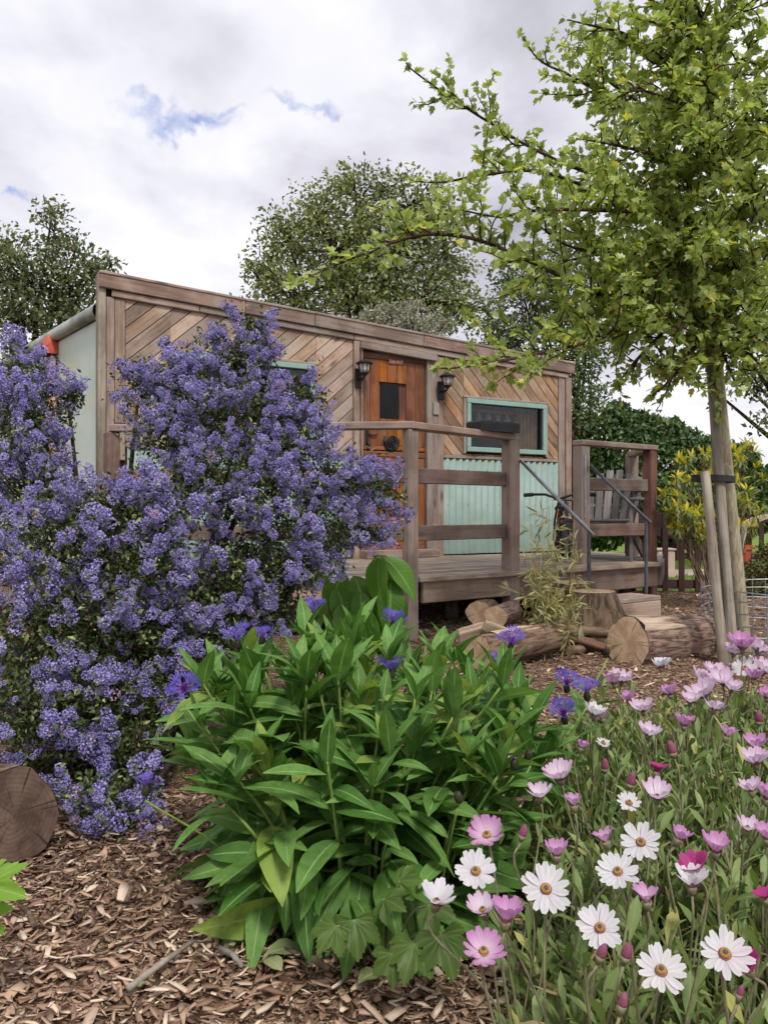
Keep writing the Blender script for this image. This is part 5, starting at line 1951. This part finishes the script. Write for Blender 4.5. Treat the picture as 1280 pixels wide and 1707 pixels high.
def add_stem(p0, p1, r0, nleaf, lsize, topleaf=True, bow=.12, lo=.14):
    d_ = p1 - p0
    h_ = Vector((d_.x, d_.y, 0))
    m_ = p0.lerp(p1, .5) + Vector((-h_.x * .22, -h_.y * .22, bow * .2)) + Vector(cr.normal(size=3)) * .012
    path = smooth_path([p0, m_, p1], 6)
    n = len(path)
    stems.tube(path, [r0 * (1 - .5 * i / n) for i in range(n)], 6)
    a0 = cr.uniform(0, 6.28)
    for j in range(nleaf):
        f_ = lo + (1 - lo) * (j + cr.uniform(0, .6)) / nleaf
        f_ = min(f_, .99)
        i = int(f_ * (n - 1))
        t_ = (path[min(i + 1, n - 1)] - path[max(i - 1, 0)]).normalized()
        a = a0 + j * 2.4 + cr.uniform(-.4, .4)
        out = Vector((math.cos(a), math.sin(a), 0))
        up_ = -.75 + 1.7 * f_ + cr.uniform(-.45, .45)
        X_ = (out + t_ * max(up_, -1.0)).normalized()
        CL.append(path[i] + out * r0)
        CX.append(X_)
        CZ.append(Vector((0, 0, 1)) + t_ * .5 - out * .2 + Vector(cr.normal(size=3)) * .42)
        CS.append(lsize * (1.15 - .45 * f_) * cr.uniform(.6, 1.2))
    if topleaf:
        for j in range(int(cr.integers(3, 6))):
            a = a0 + j * 1.9
            out = Vector((math.cos(a), math.sin(a), 0))
            CL.append(path[-1] - Vector((0, 0, .01)))
            CX.append(out * .45 + Vector((0, 0, 1)) + Vector(cr.normal(size=3)) * .12)
            CZ.append(-out + Vector((0, 0, .4)))
            CS.append(lsize * cr.uniform(.38, .68))


cx, cy = -.05, 1.69
for i in range(98):
    a = cr.uniform(0, 2 * PI)
    q = math.sqrt(cr.random())
    ux, uy = q * math.cos(a), q * math.sin(a)
    p0 = Vector((cx + .23 * ux, cy + .22 * uy, 0))
    ht = (.52 - .20 * q ** 3.0) * cr.uniform(.78, 1.06)
    p1 = Vector((cx + .39 * ux + cr.normal() * .025, cy + .30 * uy + cr.normal() * .025, ht))
    add_stem(p0, p1, .0046, 10, .182)
for i in range(36):        # big basal leaves that droop on to the mulch
    a = cr.uniform(PI * .95, PI * 2.05)
    p0 = Vector((cx + .21 * math.cos(a), cy + .24 * math.sin(a), .02))
    out = Vector((math.cos(a), math.sin(a), 0))
    CL.append(p0 + Vector((0, 0, cr.uniform(.05, .18))))
    CX.append(out + Vector((cr.normal() * .45, 0, cr.uniform(-.9, .3))))
    CZ.append(Vector((0, -.2, 1)) + Vector(cr.normal(size=3)) * .45)
    CS.append(cr.uniform(.14, .21))
# flowers where the photograph has them
flw = [(395, 1068, 1.75, 52), (437, 1062, 1.85, 34), (512, 1052, 1.85, 34), (525, 1020, 1.95, 40), (655, 1038, 2.0, 40), (652, 1118, 1.65, 46), (852, 1073, 1.85, 46), (830, 1112, 1.75, 42), (945, 1142, 1.75, 42), (978, 1155, 1.7, 42), (940, 1194, 1.62, 48), (308, 1152, 1.55, 50), (243, 1310, 1.48, 36), (1012, 1080, 2.05, 0), (725, 1130, 1.7, 0), (902, 1160, 1.75, 0), (762, 1322, 1.38, 0), (884, 1252, 1.5, 0), (856, 1268, 1.45, 14), (660, 1322, 1.4, 0), (710, 1050, 1.9, 0)]
CORN = m_leaf('cornflower_floret', sc(98, 82, 190), sc(142, 122, 224), rough=.7, trans=.95, spec=.1)
CORNC = m_leaf('cornflower_centre', sc(120, 40, 130), sc(150, 62, 150), rough=.7, trans=.95, spec=.1)
BUDM = m_plain('dark_scaly_bud', sc(40, 36, 34), sc(64, 62, 44), 300, .6)


def t_floret():
    """trumpet floret: thin tube that opens in five narrow lobes"""
    V, Fq, U = [], [], []
    for i, (x, w_, z) in enumerate(((0, .03, 0), (.45, .05, .10), (.60, .09, .12))):
        V += [(x, -w_, z), (x, w_, z)]
        U += [(.2, x), (.8, x)]
    Fq = [(0, 2, 3, 1), (2, 4, 5, 3)]
    Ft = []
    for k, a in enumerate((-.75, -.36, 0, .36, .75)):
        o = len(V)
        x0, y0 = .58, -.07 + .035 * k
        tx, ty = .58 + .45 * math.cos(a), y0 + .45 * math.sin(a)
        nxx, nyy = -math.sin(a) * .045, math.cos(a) * .045
        mx, my = (x0 + tx) / 2, (y0 + ty) / 2
        V += [(x0, y0, .12), (mx + nxx, my + nyy, .17), (tx, ty, .20), (mx - nxx, my - nyy, .17)]
        U += [(.5, .6), (.4, .8), (.5, 1), (.6, .8)]
        Ft += [(o, o + 3, o + 2), (o, o + 2, o + 1)]
    return np.array(V), [np.array(Fq), np.array(Ft)], np.array(U)


def cornflower(p, up, dia):
    """parts: involucre, centre, each trumpet floret"""
    up = Vector(up).normalized()
    M = frame(up.orthogonal(), up, p)
    hr = .0085
    inv = MB().lathe([(.002, -.020), (.006, -.017), (.0078, -.010), (.0066, -.003), (.005, .001)], 12)
    fl = inv.build('flower', BUDM, crn, M, smooth=True)
    if dia <= 0:
        return
    R_ = dia / 2
    nf = 11 if dia > .03 else 5
    me = FLM
    for k in range(nf):
        a = 2 * PI * k / nf + cr.uniform(-.15, .15)
        el = cr.uniform(.25, .85) if dia > .03 else 1.2
        X_ = (M.to_3x3() @ Vector((math.cos(a), math.sin(a), el))).normalized()
        Mf = frame(X_, up, Vector(p)) @ Matrix.Scale(R_ * cr.uniform(.95, 1.2), 4)
        meshobj('floret', me, None, fl, Mf)
    K = 26
    d_ = unit(np.stack([cr.normal(size=K) * .45, cr.normal(size=K) * .45, np.ones(K)], -1))
    R3 = np.array(M.to_3x3())
    d_ = d_ @ R3.T
    V, FS, luv = instance(t_leaf(.12, 2, 0, .2), frames(d_, rdir(K)), np.repeat(np.array(p)[None], K, 0), cr.uniform(.4, .62, K) * R_)
    meshobj('flower_centre', np_mesh('flower_centre', V, FS, luv), CORNC, fl)


Tf = t_floret()
FLM = np_mesh('floret', Tf[0], Tf[1], np.concatenate([Tf[2], np.zeros((len(Tf[0]), 1))], 1), True)
FLM.materials.append(CORN)
for px, py, Y, dpx in flw:
    p = at(px, py, Y)
    bx_ = Vector((cx + (p.x - cx) * (.78 if p.x > cx else .5), cy + (p.y - cy) * .7, 0))
    add_stem(bx_, p + Vector((0, 0, -.028)), .0036, 7 if px != 243 else 0, .13, topleaf=False, lo=.25)
    up = Vector((cr.normal() * .2, -.25 + cr.normal() * .15, 1)) if px != 308 else Vector((-.1, -.6, .8))
    cornflower(p, up, 1.25 * dpx / F * Y)
stems.build('stems', m_plain('green_stem', sc(128, 150, 72), sc(104, 130, 58), 30, .6), crn, smooth=True)
CORNL = m_leaf('cornflower_leaf', sc(66, 112, 40), sc(122, 164, 84), sc(150, 174, 82), .12, rough=.6, trans=.3, rib=sc(150, 180, 116), spec=.3, vein=.06, spots=sc(150, 140, 70))
ct = [t_leaf(.26, 7, .24, c_, .46, .007) for c_ in (.05, .2, .4, .65)] + [t_leaf(.35, 7, .2, .3, .42, .008), t_leaf(.31, 7, .3, .1, .44, .006), t_leaf(.22, 7, .4, .15, .5, .0)]
CL, CX, CZ, CS = np.array(CL), np.array(CX), np.array(CZ), np.array(CS)
# leaves never dip under the mulch
tipz = CL[:, 2] + unit(CX)[:, 2] * CS
CX[tipz < .01, 2] = np.maximum(CX[tipz < .01, 2], -.02)
scatter(crn, 'leaf', 'leaves', ct, frames(CX, CZ), CL, CS, CORNL, 300, smooth=True, score=1 / CL[:, 1] ** 3)
print('corn leaves', len(CL))

# ------------------------------------------------------------------ daisies
dz = thing('african_daisy_clump', 'spreading daisy clump with white and pink flowers over narrow leaves', 'plant', (.55, 1.35, 0))
dr = np.random.default_rng(41)
# (px, py, width px, kind, tilt towards the viewer 0 = seen from the side, 1 = face on)
DZ = [(910, 1483, 82, 'w', .85), (793, 1454, 72, 'w', .6), (1030, 1455, 70, 'w', .5), (1068, 1405, 68, 'w', .8), (1000, 1548, 76, 'w', .85), (1102, 1620, 84, 'w', .7), (1208, 1592, 88, 'w', .75),
      (727, 1508, 62, 'wc', .35), (812, 1395, 70, 'p', .45), (806, 1590, 74, 'p', .4), (842, 1538, 62, 'pc', .15), (806, 1522, 56, 'wp', .5), (935, 1300, 58, 'wp', .2), (900, 1330, 46, 'wp', .1),
      (957, 1345, 32, 'b', 0), (928, 1428, 40, 'pc', .05), (1048, 1340, 40, 'w', .5), (1095, 1332, 58, 'wp', .35), (1192, 1422, 50, 'pc', .1), (1153, 1480, 64, 'wc', .1), (1160, 1455, 46, 'm', .2), (1078, 1505, 42, 'b', 0),
      (1094, 1288, 28, 'm', 0), (1260, 1275, 58, 'wp', .15), (1252, 1320, 44, 'wp', .05), (1278, 1335, 44, 'pc', .0), (1080, 1227, 44, 'wp', .15), (1210, 1230, 32, 'b', 0), (1072, 1187, 44, 'wp', .25), (968, 1248, 24, 'pc', 0),
      (1118, 1160, 32, 'pc', .05), (1036, 1138, 44, 'wp', .15), (1024, 1142, 34, 'pc', .05), (1050, 1170, 28, 'pc', .1), (1102, 1115, 38, 'wc', .05), (990, 1195, 42, 'wc', .05), (1005, 1200, 26, 'b', 0), (1170, 1140, 52, 'wp', .2), (1205, 1140, 46, 'wp', .15),
      (1176, 1163, 58, 'wp', .25), (1237, 1085, 46, 'pc', .15), (1262, 1088, 50, 'wp', .2), (1242, 1115, 48, 'w', .35), (1255, 1135, 34, 'pc', 0), (1278, 1165, 30, 'pc', .1), (1278, 1400, 40, 'pc', .1), (1247, 1617, 46, 'm', -.4),
      (1000, 1597, 26, 'd', 0), (1042, 1598, 28, 'd', 0), (1008, 1283, 20, 'd', 0), (1122, 1258, 24, 'd', 0), (1050, 1310, 24, 'd', 0), (1036, 1680, 26, 'd', 0), (1278, 1500, 30, 'm', 0), (1005, 1240, 26, 'w', .2), (1190, 1185, 40, 'wp', .1), (1265, 1205, 22, 'd', 0), (1232, 1660, 18, 'd', 0), (1190, 1126, 46, 'wp', .2), (1218, 1152, 44, 'wp', .1), (1150, 1172, 38, 'wp', .2), (1272, 1122, 50, 'wp', .3), (1222, 1092, 40, 'wp', .1), (1262, 1250, 40, 'pc', .1), (1140, 1212, 34, 'pc', .1), (1245, 1385, 44, 'wp', .3), (1130, 1400, 36, 'pc', .1), (1010, 1405, 34, 'b', 0), (870, 1395, 22, 'd', 0)]
m_p = {}
for k, (a, b) in dict(w=(sc(236, 232, 238), sc(246, 243, 246)), wp=(sc(244, 226, 240), sc(248, 236, 245)), p=(sc(240, 208, 232), sc(244, 220, 238)), m=(sc(188, 64, 136), sc(206, 90, 160)), d=(sc(120, 60, 84), sc(146, 84, 104))).items():
    m_p[k] = m_leaf('petal_' + k, a, b, rough=.55, trans=.95, spec=.2, rib=tuple(x * .88 for x in a), tip={'w': (sc(250, 248, 250), .35, 1.5), 'wp': (sc(232, 188, 226), .35, 1.15), 'p': (sc(214, 146, 204), .1, 1.0)}.get(k))
m_under = m_leaf('petal_underside', sc(150, 84, 116), sc(178, 112, 142), rough=.6, trans=0)
m_disc = m_plain('daisy_disc', sc(200, 164, 84), sc(160, 118, 56), 900, .7, bump=.8)
m_bud = m_plain('purple_bud', sc(138, 72, 98), sc(106, 56, 76), 120, .6)
m_eye = m_plain('daisy_eye', sc(84, 78, 84), sc(60, 58, 66), 900, .6)
m_ring = m_plain('daisy_ring', sc(168, 96, 96), sc(140, 70, 80), 200, .6)
m_stalk = m_plain('daisy_stalk', sc(138, 142, 98), sc(120, 112, 90), 60, .7)


def t_petal(curl):
    V, U = [], []
    for i in range(6):
        v = i / 5
        hw = (.045, .085, .115, .135, .125, .062)[i]
        z = curl * v * v - .02 * math.sin(PI * v)
        V += [(.12 + .88 * v, -hw, z + .018), (.12 + .88 * v + (-.015 if v == 1 else 0), 0, z), (.12 + .88 * v, hw, z + .018)]
        U += [(0, v), (.5, v), (1, v)]
    Fq = []
    for i in range(5):
        a = 3 * i
        Fq += [(a, a + 3, a + 4, a + 1), (a + 1, a + 4, a + 5, a + 2)]
    return np.array(V), [np.array(Fq)], np.array(U)


pet_mesh = {}


def petal_mesh(key):
    if key not in pet_mesh:
        ml, cu = key
        T = t_petal(cu)
        me = np_mesh('petal', T[0], T[1], np.concatenate([T[2], np.zeros((len(T[0]), 1))], 1), True)
        me.materials.append(m_p[ml])
        pet_mesh[key] = me
    return pet_mesh[key]


stalks = MB()
np_parts = 0
for fi, (px, py, wpx, kd, tilt) in enumerate(DZ):
    Y = 600.0 / (py - 853.5)
    Y = min(Y, 2.35) * dr.uniform(.97, 1.03)
    p = at(px, py, Y)
    R_ = wpx / F * Y / 2
    v2c = (Vector((0, 0, CAMZ)) - p).normalized()
    if kd in ('wp', 'pc', 'wc'):
        tilt *= .45
    up = (Vector((dr.normal() * .22, dr.normal() * .1, 1)) * (1 - max(tilt, 0)) + v2c * tilt * 1.25 + Vector((0, 0, tilt * .3))).normalized()
    if tilt < 0:
        up = Vector((-.5, -.2, .8)).normalized()
    M = frame(up.orthogonal(), up, p)
    open_ = {'w': .14, 'wp': .72, 'p': .42, 'pc': 1.1, 'wc': .9, 'b': 1.9, 'm': 1.5, 'd': 4.5}[kd]
    if tilt > .55:
        open_ *= .5
    ml = {'w': 'w', 'wp': 'wp', 'p': 'p', 'pc': 'p', 'wc': 'w', 'b': 'p', 'm': 'm', 'd': 'd'}[kd]
    if kd == 'd':       # closed bud: a narrow purple teardrop on a green cup
        bud = MB().lathe([(R_ * .3, -.002), (R_ * .62, R_ * .25), (R_ * .66, R_ * .8), (R_ * .45, R_ * 1.5), (R_ * .15, R_ * 1.95)], 9)
        root_h = bud.build('flower', m_bud, dz, M, smooth=True)
        MB().lathe([(.0015, -.008), (R_ * .5, -.003), (R_ * .66, R_ * .22)], 9).build('cup', m_stalk, root_h, M, smooth=True)
    else:
        root_h = MB().lathe([(.0015, -.010), (.0045, -.007), (.0062, -.001), (.0058, .0015)], 12).build('flower', m_stalk, dz, M, smooth=True)
    L_ = R_ / math.cos(math.atan(open_)) if open_ < 1.2 else R_ * (1.55 if kd != 'd' else 1.25)
    npet = int(dr.integers(14, 18)) if kd not in 'bd' else 8
    K = npet if kd != 'd' else 0
    X_, Zs, Ss = [], [], []
    for k in range(K):
        a = 2 * PI * k / K + dr.uniform(-.11, .11)
        op = open_ + dr.uniform(-.18, .18) * (1 if kd != 'w' else .7)
        X_.append(M.to_3x3() @ Vector((math.cos(a), math.sin(a), op)))
        Zs.append(M.to_3x3() @ Vector((-math.cos(a) * op, -math.sin(a) * op, 1)) + Vector(dr.normal(size=3)) * .08)
        Ss.append(L_ * dr.uniform(.84, 1.08))
    cu = .12 if kd in ('w', 'wp', 'p') else (-.25 if kd in 'bdm' else .05)
    big = wpx >= 42 and np_parts + K <= 300
    R3 = frames(np.array([tuple(x) for x in X_]), np.array([tuple(x) for x in Zs])) if K else None
    Wd = 1.2 if kd in ('w', 'wp', 'p', 'wc', 'pc') else 1.5
    if K == 0:
        pass
    elif big:
        np_parts += K
        for k in range(K):
            Mp = Matrix((R3[k] * Ss[k] * np.array([1, Wd, 1])[None]).tolist()).to_4x4()
            Mp.translation = p
            meshobj('petal', petal_mesh((ml, cu)), None, root_h, Mp)
    else:
        T = t_petal(cu)
        Sx = np.array(Ss)
        V, FS, luv = instance(T, R3, np.repeat(np.array(p)[None], K, 0), np.stack([Sx, Sx * Wd, Sx], -1))
        meshobj('petals', np_mesh('petals', V, FS, luv, True), m_p[ml], root_h)
    # purplish back of the outer bracts, seen on cupped flowers
    if kd in ('wp', 'wc', 'pc', 'p', 'b', 'm') and tilt < .3:
        T = t_petal(cu)
        Sx = np.array(Ss[::2]) * .52
        R4 = R3[::2]
        V, FS, luv = instance(T, R4, np.repeat(np.array(p - up * .0035)[None], len(Sx), 0), np.stack([Sx, Sx * 1.5, Sx], -1))
        meshobj('bracts', np_mesh('bracts', V, FS, luv, True), m_under, root_h)
    if kd in ('w', 'wp', 'p', 'wc') and tilt > .12:
        MB().lathe([(R_ * .24, .0005), (R_ * .235, .0025), (R_ * .18, .0032)], 16).build('disc_ring', m_ring, root_h, M)
        MB().lathe([(R_ * .20, .0030), (R_ * .19, .0058), (R_ * .12, .0068)], 16).build('disc', m_disc, root_h, M)
        MB().lathe([(R_ * .095, .0066), (R_ * .085, .0078), (R_ * .03, .0082)], 12).build('eye', m_eye, root_h, M)
    # stalk down to the foliage
    q0 = p - up * .009
    q2 = Vector((p.x * dr.uniform(.96, 1.04) + dr.normal() * .03 + max(0, (870 - px) / 1000), p.y + .05 + dr.normal() * .04, .05))
    stalks.tube(smooth_path([q2, q0.lerp(q2, .45) + Vector((dr.normal() * .012, .012, 0)), q0 - up * .03, q0], 5), .0017, 5)
stalks.build('stalks', m_stalk, dz, smooth=True)
print('petal parts', np_parts)


# foliage of the daisies
def in_daisy(x, y):
    px = 640 + F * x / y
    return (x > .16 + .25 * np.clip(y - 1.0, 0, 3)) & (px < 1640)


DL, DX, DZn, DS = [], [], [], []
shoots = 0
sh = MB()
while shoots < 2150:
    y = dr.uniform(.72, 2.35)
    x = dr.uniform(.12, 1.75)
    if not in_daisy(x, y) or x > .70 * y + .25:
        continue
    shoots += 1
    h_ = dr.uniform(.12, .32) * (1.0 if y > .95 else .75)
    edge = min(1, (x - (.16 + .25 * max(y - 1, 0))) / .18 + .35)
    h_ *= edge
    b = Vector((x, y, 0))
    tdir = Vector((dr.normal() * .25, dr.normal() * .25, 1)).normalized()
    t0 = b + tdir * h_
    sh.tube([b, b.lerp(t0, .5) + Vector((dr.normal() * .01, 0, 0)), t0], [.003, .0025, .002], 4, cap=False)
    k = 9 + int(dr.integers(0, 6))
    for j in range(k):
        f_ = .25 + .75 * j / k
        a = j * 2.4 + dr.uniform(0, 1)
        out = Vector((math.cos(a), math.sin(a), 0))
        DL.append(b.lerp(t0, f_))
        DX.append(out * dr.uniform(.35, 1.0) + tdir * (.35 + .9 * f_))
        DZn.append(-out * .4 + Vector((0, 0, 1)) + Vector(dr.normal(size=3)) * .3)
        DS.append(dr.uniform(.032, .068))
sh.build('shoots', m_stalk, dz)
DAISYL = m_leaf('daisy_leaf', sc(86, 112, 54), sc(144, 164, 98), sc(180, 178, 104), .09, rough=.5, trans=.28, rib=sc(140, 156, 98))
dt = [t_leaf(.20, 4, .25, c_, .64) for c_ in (.0, .2, .4)] + [t_leaf(.28, 4, .2, .2, .66), t_leaf(.24, 4, .3, .1, .68), t_leaf(.13, 4, .3, .3, .55)]
scatter(dz, 'leaf', 'leaves', dt, frames(np.array(DX), np.array(DZn)), np.array(DL), np.array(DS), DAISYL, 300, smooth=True)
# dry straw between the shoots
K = 900
x, y = dr.uniform(.2, 1.3, K), dr.uniform(.85, 2.3, K)
k_ = in_daisy(x, y) & (x < .62 * y + .1)
L = np.stack([x, y, dr.uniform(.02, .16, K)], -1)[k_]
V, FS, luv = instance(t_leaf(.05, 3, .1, .3), frames(dr.normal(size=(len(L), 3)) * np.array([1, 1, .6]), rdir(len(L))), L, dr.uniform(.05, .12, len(L)))
o = meshobj('dry_stalks', np_mesh('dry_stalks', V, FS, luv), m_leaf('straw', sc(150, 130, 96), sc(190, 172, 132), trans=.1), dz)
o['kind'] = 'stuff'

# ------------------------------------------------------------------ smaller plants
def t_maple(axes, depth=.5, teeth=5, wav=.04, curl=.35, sharp=1.0):
    """palmate leaf: axes = [(angle, length)], veins along the axes, toothed margin"""
    ax = sorted([(a, l) for a, l in axes] + [(-a, l) for a, l in axes if a > .01])
    N = 72
    amax = ax[-1][0] + .42
    V, U = [(0, 0, 0)], [(.5, 0)]
    rings = (.3, .6, .85, 1.0)
    for q in rings:
        for i in range(N + 1):
            th = -amax + 2 * amax * i / N
            d_, l_ = min(((abs(th - a), l) for a, l in ax), key=lambda z: z[0])
            half = .5 * (ax[1][0] - ax[0][0])
            f_ = min(1, d_ / half)
            rad = l_ * (1 - depth * f_ ** sharp) + (.045 * l_ * math.sin(i * teeth * .9) if q == 1.0 else 0)
            r_ = rad * q
            x, y = r_ * math.cos(th), r_ * math.sin(th)
            z = wav * math.cos(PI * f_) * -q + .02 * math.sin(i * .7 + q * 5) - curl * (x * x * .6 + y * y)
            V.append((x, y, z))
            U.append((.5 + min(d_ * r_ * 3.5, .5), r_))
    Fq, Ft = [], []
    for i in range(N):
        Ft.append((0, 1 + i, 2 + i))
        for k in range(3):
            a = 1 + k * (N + 1) + i
            Fq.append((a, a + N + 1, a + N + 2, a + 1))
    return np.array(V), [np.array(Fq), np.array(Ft)], np.array(U)




def leafy(name, label, cat, base, leaves, T, mat, stem_r=.004, stem_mat=None, droop=0):
    """leaves: (px,py,Y, size, dir, normal) with (px,py) at the leaf base"""
    root = thing(name, label, cat, base)
    luv = np.concatenate([T[2], np.zeros((len(T[0]), 1))], 1)
    me = np_mesh('leaf', T[0], T[1], luv, True)
    me.materials.append(mat)
    st = MB()
    for px, py, Y, s_, d_, n_ in leaves:
        p = at(px, py, Y)
        M = frame(d_, n_, p) @ Matrix.Scale(s_, 4)
        meshobj('leaf', me, None, root, M)
        b = Vector(base)
        st.tube(smooth_path([b, b.lerp(p, .6) + Vector((0, 0, .03)), p], 4), stem_r, 5)
    st.build('stems', stem_mat or m_stalk, root)
    return root


BIGL = m_leaf('broad_bright_leaf', sc(62, 108, 32), sc(104, 150, 50), rough=.42, trans=.38, rib=sc(138, 176, 84), vein=.25)
b3 = at(600, 0, 3.3)
lv = [(628, 925, 3.25, .25, (.32, -.35, -.62), (-.1, -.8, .6)), (640, 930, 3.2, .22, (.55, -.2, -.42), (.2, -.7, .7)), (632, 930, 3.2, .22, (-.12, -.45, -.8), (-.5, -.8, .2)), (650, 965, 3.2, .24, (.05, -.4, -.9), (.2, -.9, .2)),
      (570, 950, 3.3, .24, (-.2, -.4, -.6), (-.1, -.7, .6)), (560, 980, 3.25, .25, (.3, -.4, -.55), (.1, -.8, .6)), (590, 960, 3.3, .22, (.3, -.4, -.6), (.2, -.8, .6)), (600, 985, 3.2, .20, (.1, -.4, -.8), (.3, -.8, .4)), (545, 970, 3.3, .18, (-.5, -.3, .2), (0, -.7, .7)), (540, 1000, 3.2, .20, (-.3, -.4, -.5), (-.2, -.8, .5)), (615, 1000, 3.25, .20, (.4, -.4, -.5), (.2, -.8, .5)), (580, 1005, 3.2, .2, (-.1, -.5, -.5), (0, -.8, .5)), (655, 990, 3.25, .16, (.35, -.2, -.7), (.4, -.8, .3)), (550, 940, 3.35, .16, (-.3, -.2, .6), (-.1, -.9, .3))]
leafy('broad_leaved_plant', 'bright green plant with broad drooping leaves by the first deck post', 'plant', (b3.x, b3.y, 0), lv, t_leaf(.46, 14, .30, .45, .40, .016), BIGL, .006)

CURR = m_leaf('lobed_seedling_leaf', sc(66, 92, 38), sc(96, 122, 52), rough=.5, trans=.35, rib=sc(110, 134, 66))
b4 = at(640, 0, 1.38)
TL = t_maple(((0, 1.0), (.85, .92), (1.7, .75)), .30, 3, .07, .45)
lv = [(590, 1535, 1.28, .055, (.1, -.5, -.45), (0, -.6, .8)), (640, 1500, 1.30, .045, (.3, -.4, .1), (0, -.7, .7)), (735, 1560, 1.24, .06, (.2, -.5, -.4), (.1, -.7, .6)), (690, 1575, 1.24, .055, (-.2, -.5, -.3), (-.1, -.6, .7)), (665, 1470, 1.32, .04, (.4, -.3, .2), (.1, -.7, .6)), (560, 1545, 1.27, .045, (-.4, -.4, -.3), (-.1, -.7, .7)), (715, 1510, 1.27, .045, (.4, -.3, 0), (.2, -.7, .6)), (655, 1590, 1.24, .045, (0, -.4, -.4), (0, -.7, .7))]
leafy('lobed_seedling', 'low seedling with rounded lobed leaves under the cornflower clump', 'plant', (b4.x, 1.40, 0), lv, TL, CURR, .0018)
b5 = at(-70, 0, 1.35)
SYC = m_leaf('sycamore_leaf', sc(116, 160, 52), sc(132, 172, 62), rough=.45, trans=.38, rib=sc(160, 190, 100))
TS = t_maple(((0, 1.0), (.8, .9), (1.6, .66)), .42, 3, .06, .3)
leafy('sycamore_seedling', 'bright green lobed leaf reaching in at the left edge', 'plant', (b5.x, b5.y, 0), [(-26, 1478, 1.22, .072, (.85, -.35, .04), (0, -.75, .65)), (-30, 1518, 1.24, .05, (.6, -.3, -.45), (-.2, -.7, .5))], TS, SYC, .0016)

# bamboo
bam = thing('bamboo_clump', 'thin dry looking bamboo clump with narrow yellow leaves before the stump', 'plant', (at(940, 0, 4.45).x, 4.45, 0))
cb_ = MB()
BLs, BXs, BSs = [], [], []
bar = np.random.default_rng(77)
for i in range(28):
    p0 = Vector((at(922, 0, 4.45).x + bar.normal() * .05, 4.45 + bar.normal() * .06, 0))
    tall = i < 9
    hgt = bar.uniform(.55, .92) if tall else bar.uniform(.22, .48)
    d_ = Vector((bar.normal() * (.06 if tall else .2), bar.normal() * .2, 1))
    p1 = p0 + d_ * hgt
    path = smooth_path([p0, p0.lerp(p1, .55) + Vector((0, 0, .03)), p1 + Vector((d_.x * .1, 0, -.03))], 5)
    cb_.tube(path, [.0035 - .002 * k / len(path) for k in range(len(path))], 5)
    for j in range(12 if tall else 10):
        f_ = bar.uniform(.35, 1)
        q = path[int(f_ * (len(path) - 1))]
        side = Vector(bar.normal(size=3)).normalized()
        tw = q + side * bar.uniform(.02, .09)
        cb_.tube([q, tw], .0012, 3, cap=False)
        for _ in range(3):
            BLs.append(tw)
            BXs.append(side * .8 + Vector(bar.normal(size=3)) * .5 + Vector((0, 0, -.15)))
            BSs.append(bar.uniform(.04, .085))
cb_.build('canes', m_plain('bamboo_cane', sc(172, 160, 98), sc(140, 130, 78), 40, .5), bam)
V, FS, luv = instance(t_leaf(.15, 3, .2, .25), frames(np.array(BXs), rdir(len(BLs)) + np.array([0, -.4, .6])), np.array(BLs), np.array(BSs))
o = meshobj('leaves', np_mesh('leaves', V, FS, luv, True), m_leaf('bamboo_leaf', sc(130, 134, 84), sc(178, 174, 128), sc(196, 184, 112), .12, trans=.35), bam)
o['kind'] = 'stuff'

# fallen bits on the mulch
WILT = m_leaf('wilted_leaf', sc(126, 140, 92), sc(160, 168, 120), rough=.6, trans=.2, rib=sc(178, 184, 140))
Tw = t_leaf(.42, 5, .25, .3, .5, .03)
mw = np_mesh('fallen_leaf', Tw[0], Tw[1], np.concatenate([Tw[2], np.zeros((len(Tw[0]), 1))], 1), True)
mw.materials.append(WILT)
for px, py, s_, a, lb in ((440, 1640, .085, .5, 'wilted grey green leaf on the mulch, largest of the three'), (470, 1665, .07, 2.2, 'wilted grey green leaf folded beside the largest one'), (596, 1685, .07, .9, 'pale fallen leaf below the cornflower clump'), (232, 1690, .025, 1.4, 'tiny green leaf standing in the mulch')):
    Y = .8 * F / (py - 853.5)
    p = at(px, py, Y)
    p.z = float(gz(np.array(p.x), np.array(p.y))) + .03
    M = frame((math.cos(a), math.sin(a), .15), (0, -.3, 1), p) @ Matrix.Scale(s_, 4)
    tag(meshobj('fallen_leaf', mw, None, None, M), lb, 'leaf', 'fallen leaves on the mulch')
for px, py, ln, a, lb in ((270, 1650, .15, 1.05, 'pale broken twig lying across the mulch'), (215, 1530, .07, 1.75, 'short brown twig near the shrub'), (45, 1565, .09, 2.3, 'grey twig at the left of the mulch'), (505, 1640, .11, 2.6, 'thin dark twig below the cornflower clump'), (385, 1640, .08, -.9, 'flat pale splinter in the mulch')):
    Y = .8 * F / (py - 853.5)
    p = at(px, py, Y)
    p.z = float(gz(np.array(p.x), np.array(p.y))) + .026
    d_ = Vector((math.cos(a), math.sin(a), .05))
    o = MB().tube([p - d_ * ln / 2, p + Vector((.004, 0, .004)), p + d_ * ln / 2], [.0055, .005, .0035], 7).build('twig', W_STAKE if 'pale' in lb else BARK2, None, smooth=True)
    tag(o, lb, 'twig', 'twigs lying on the mulch')
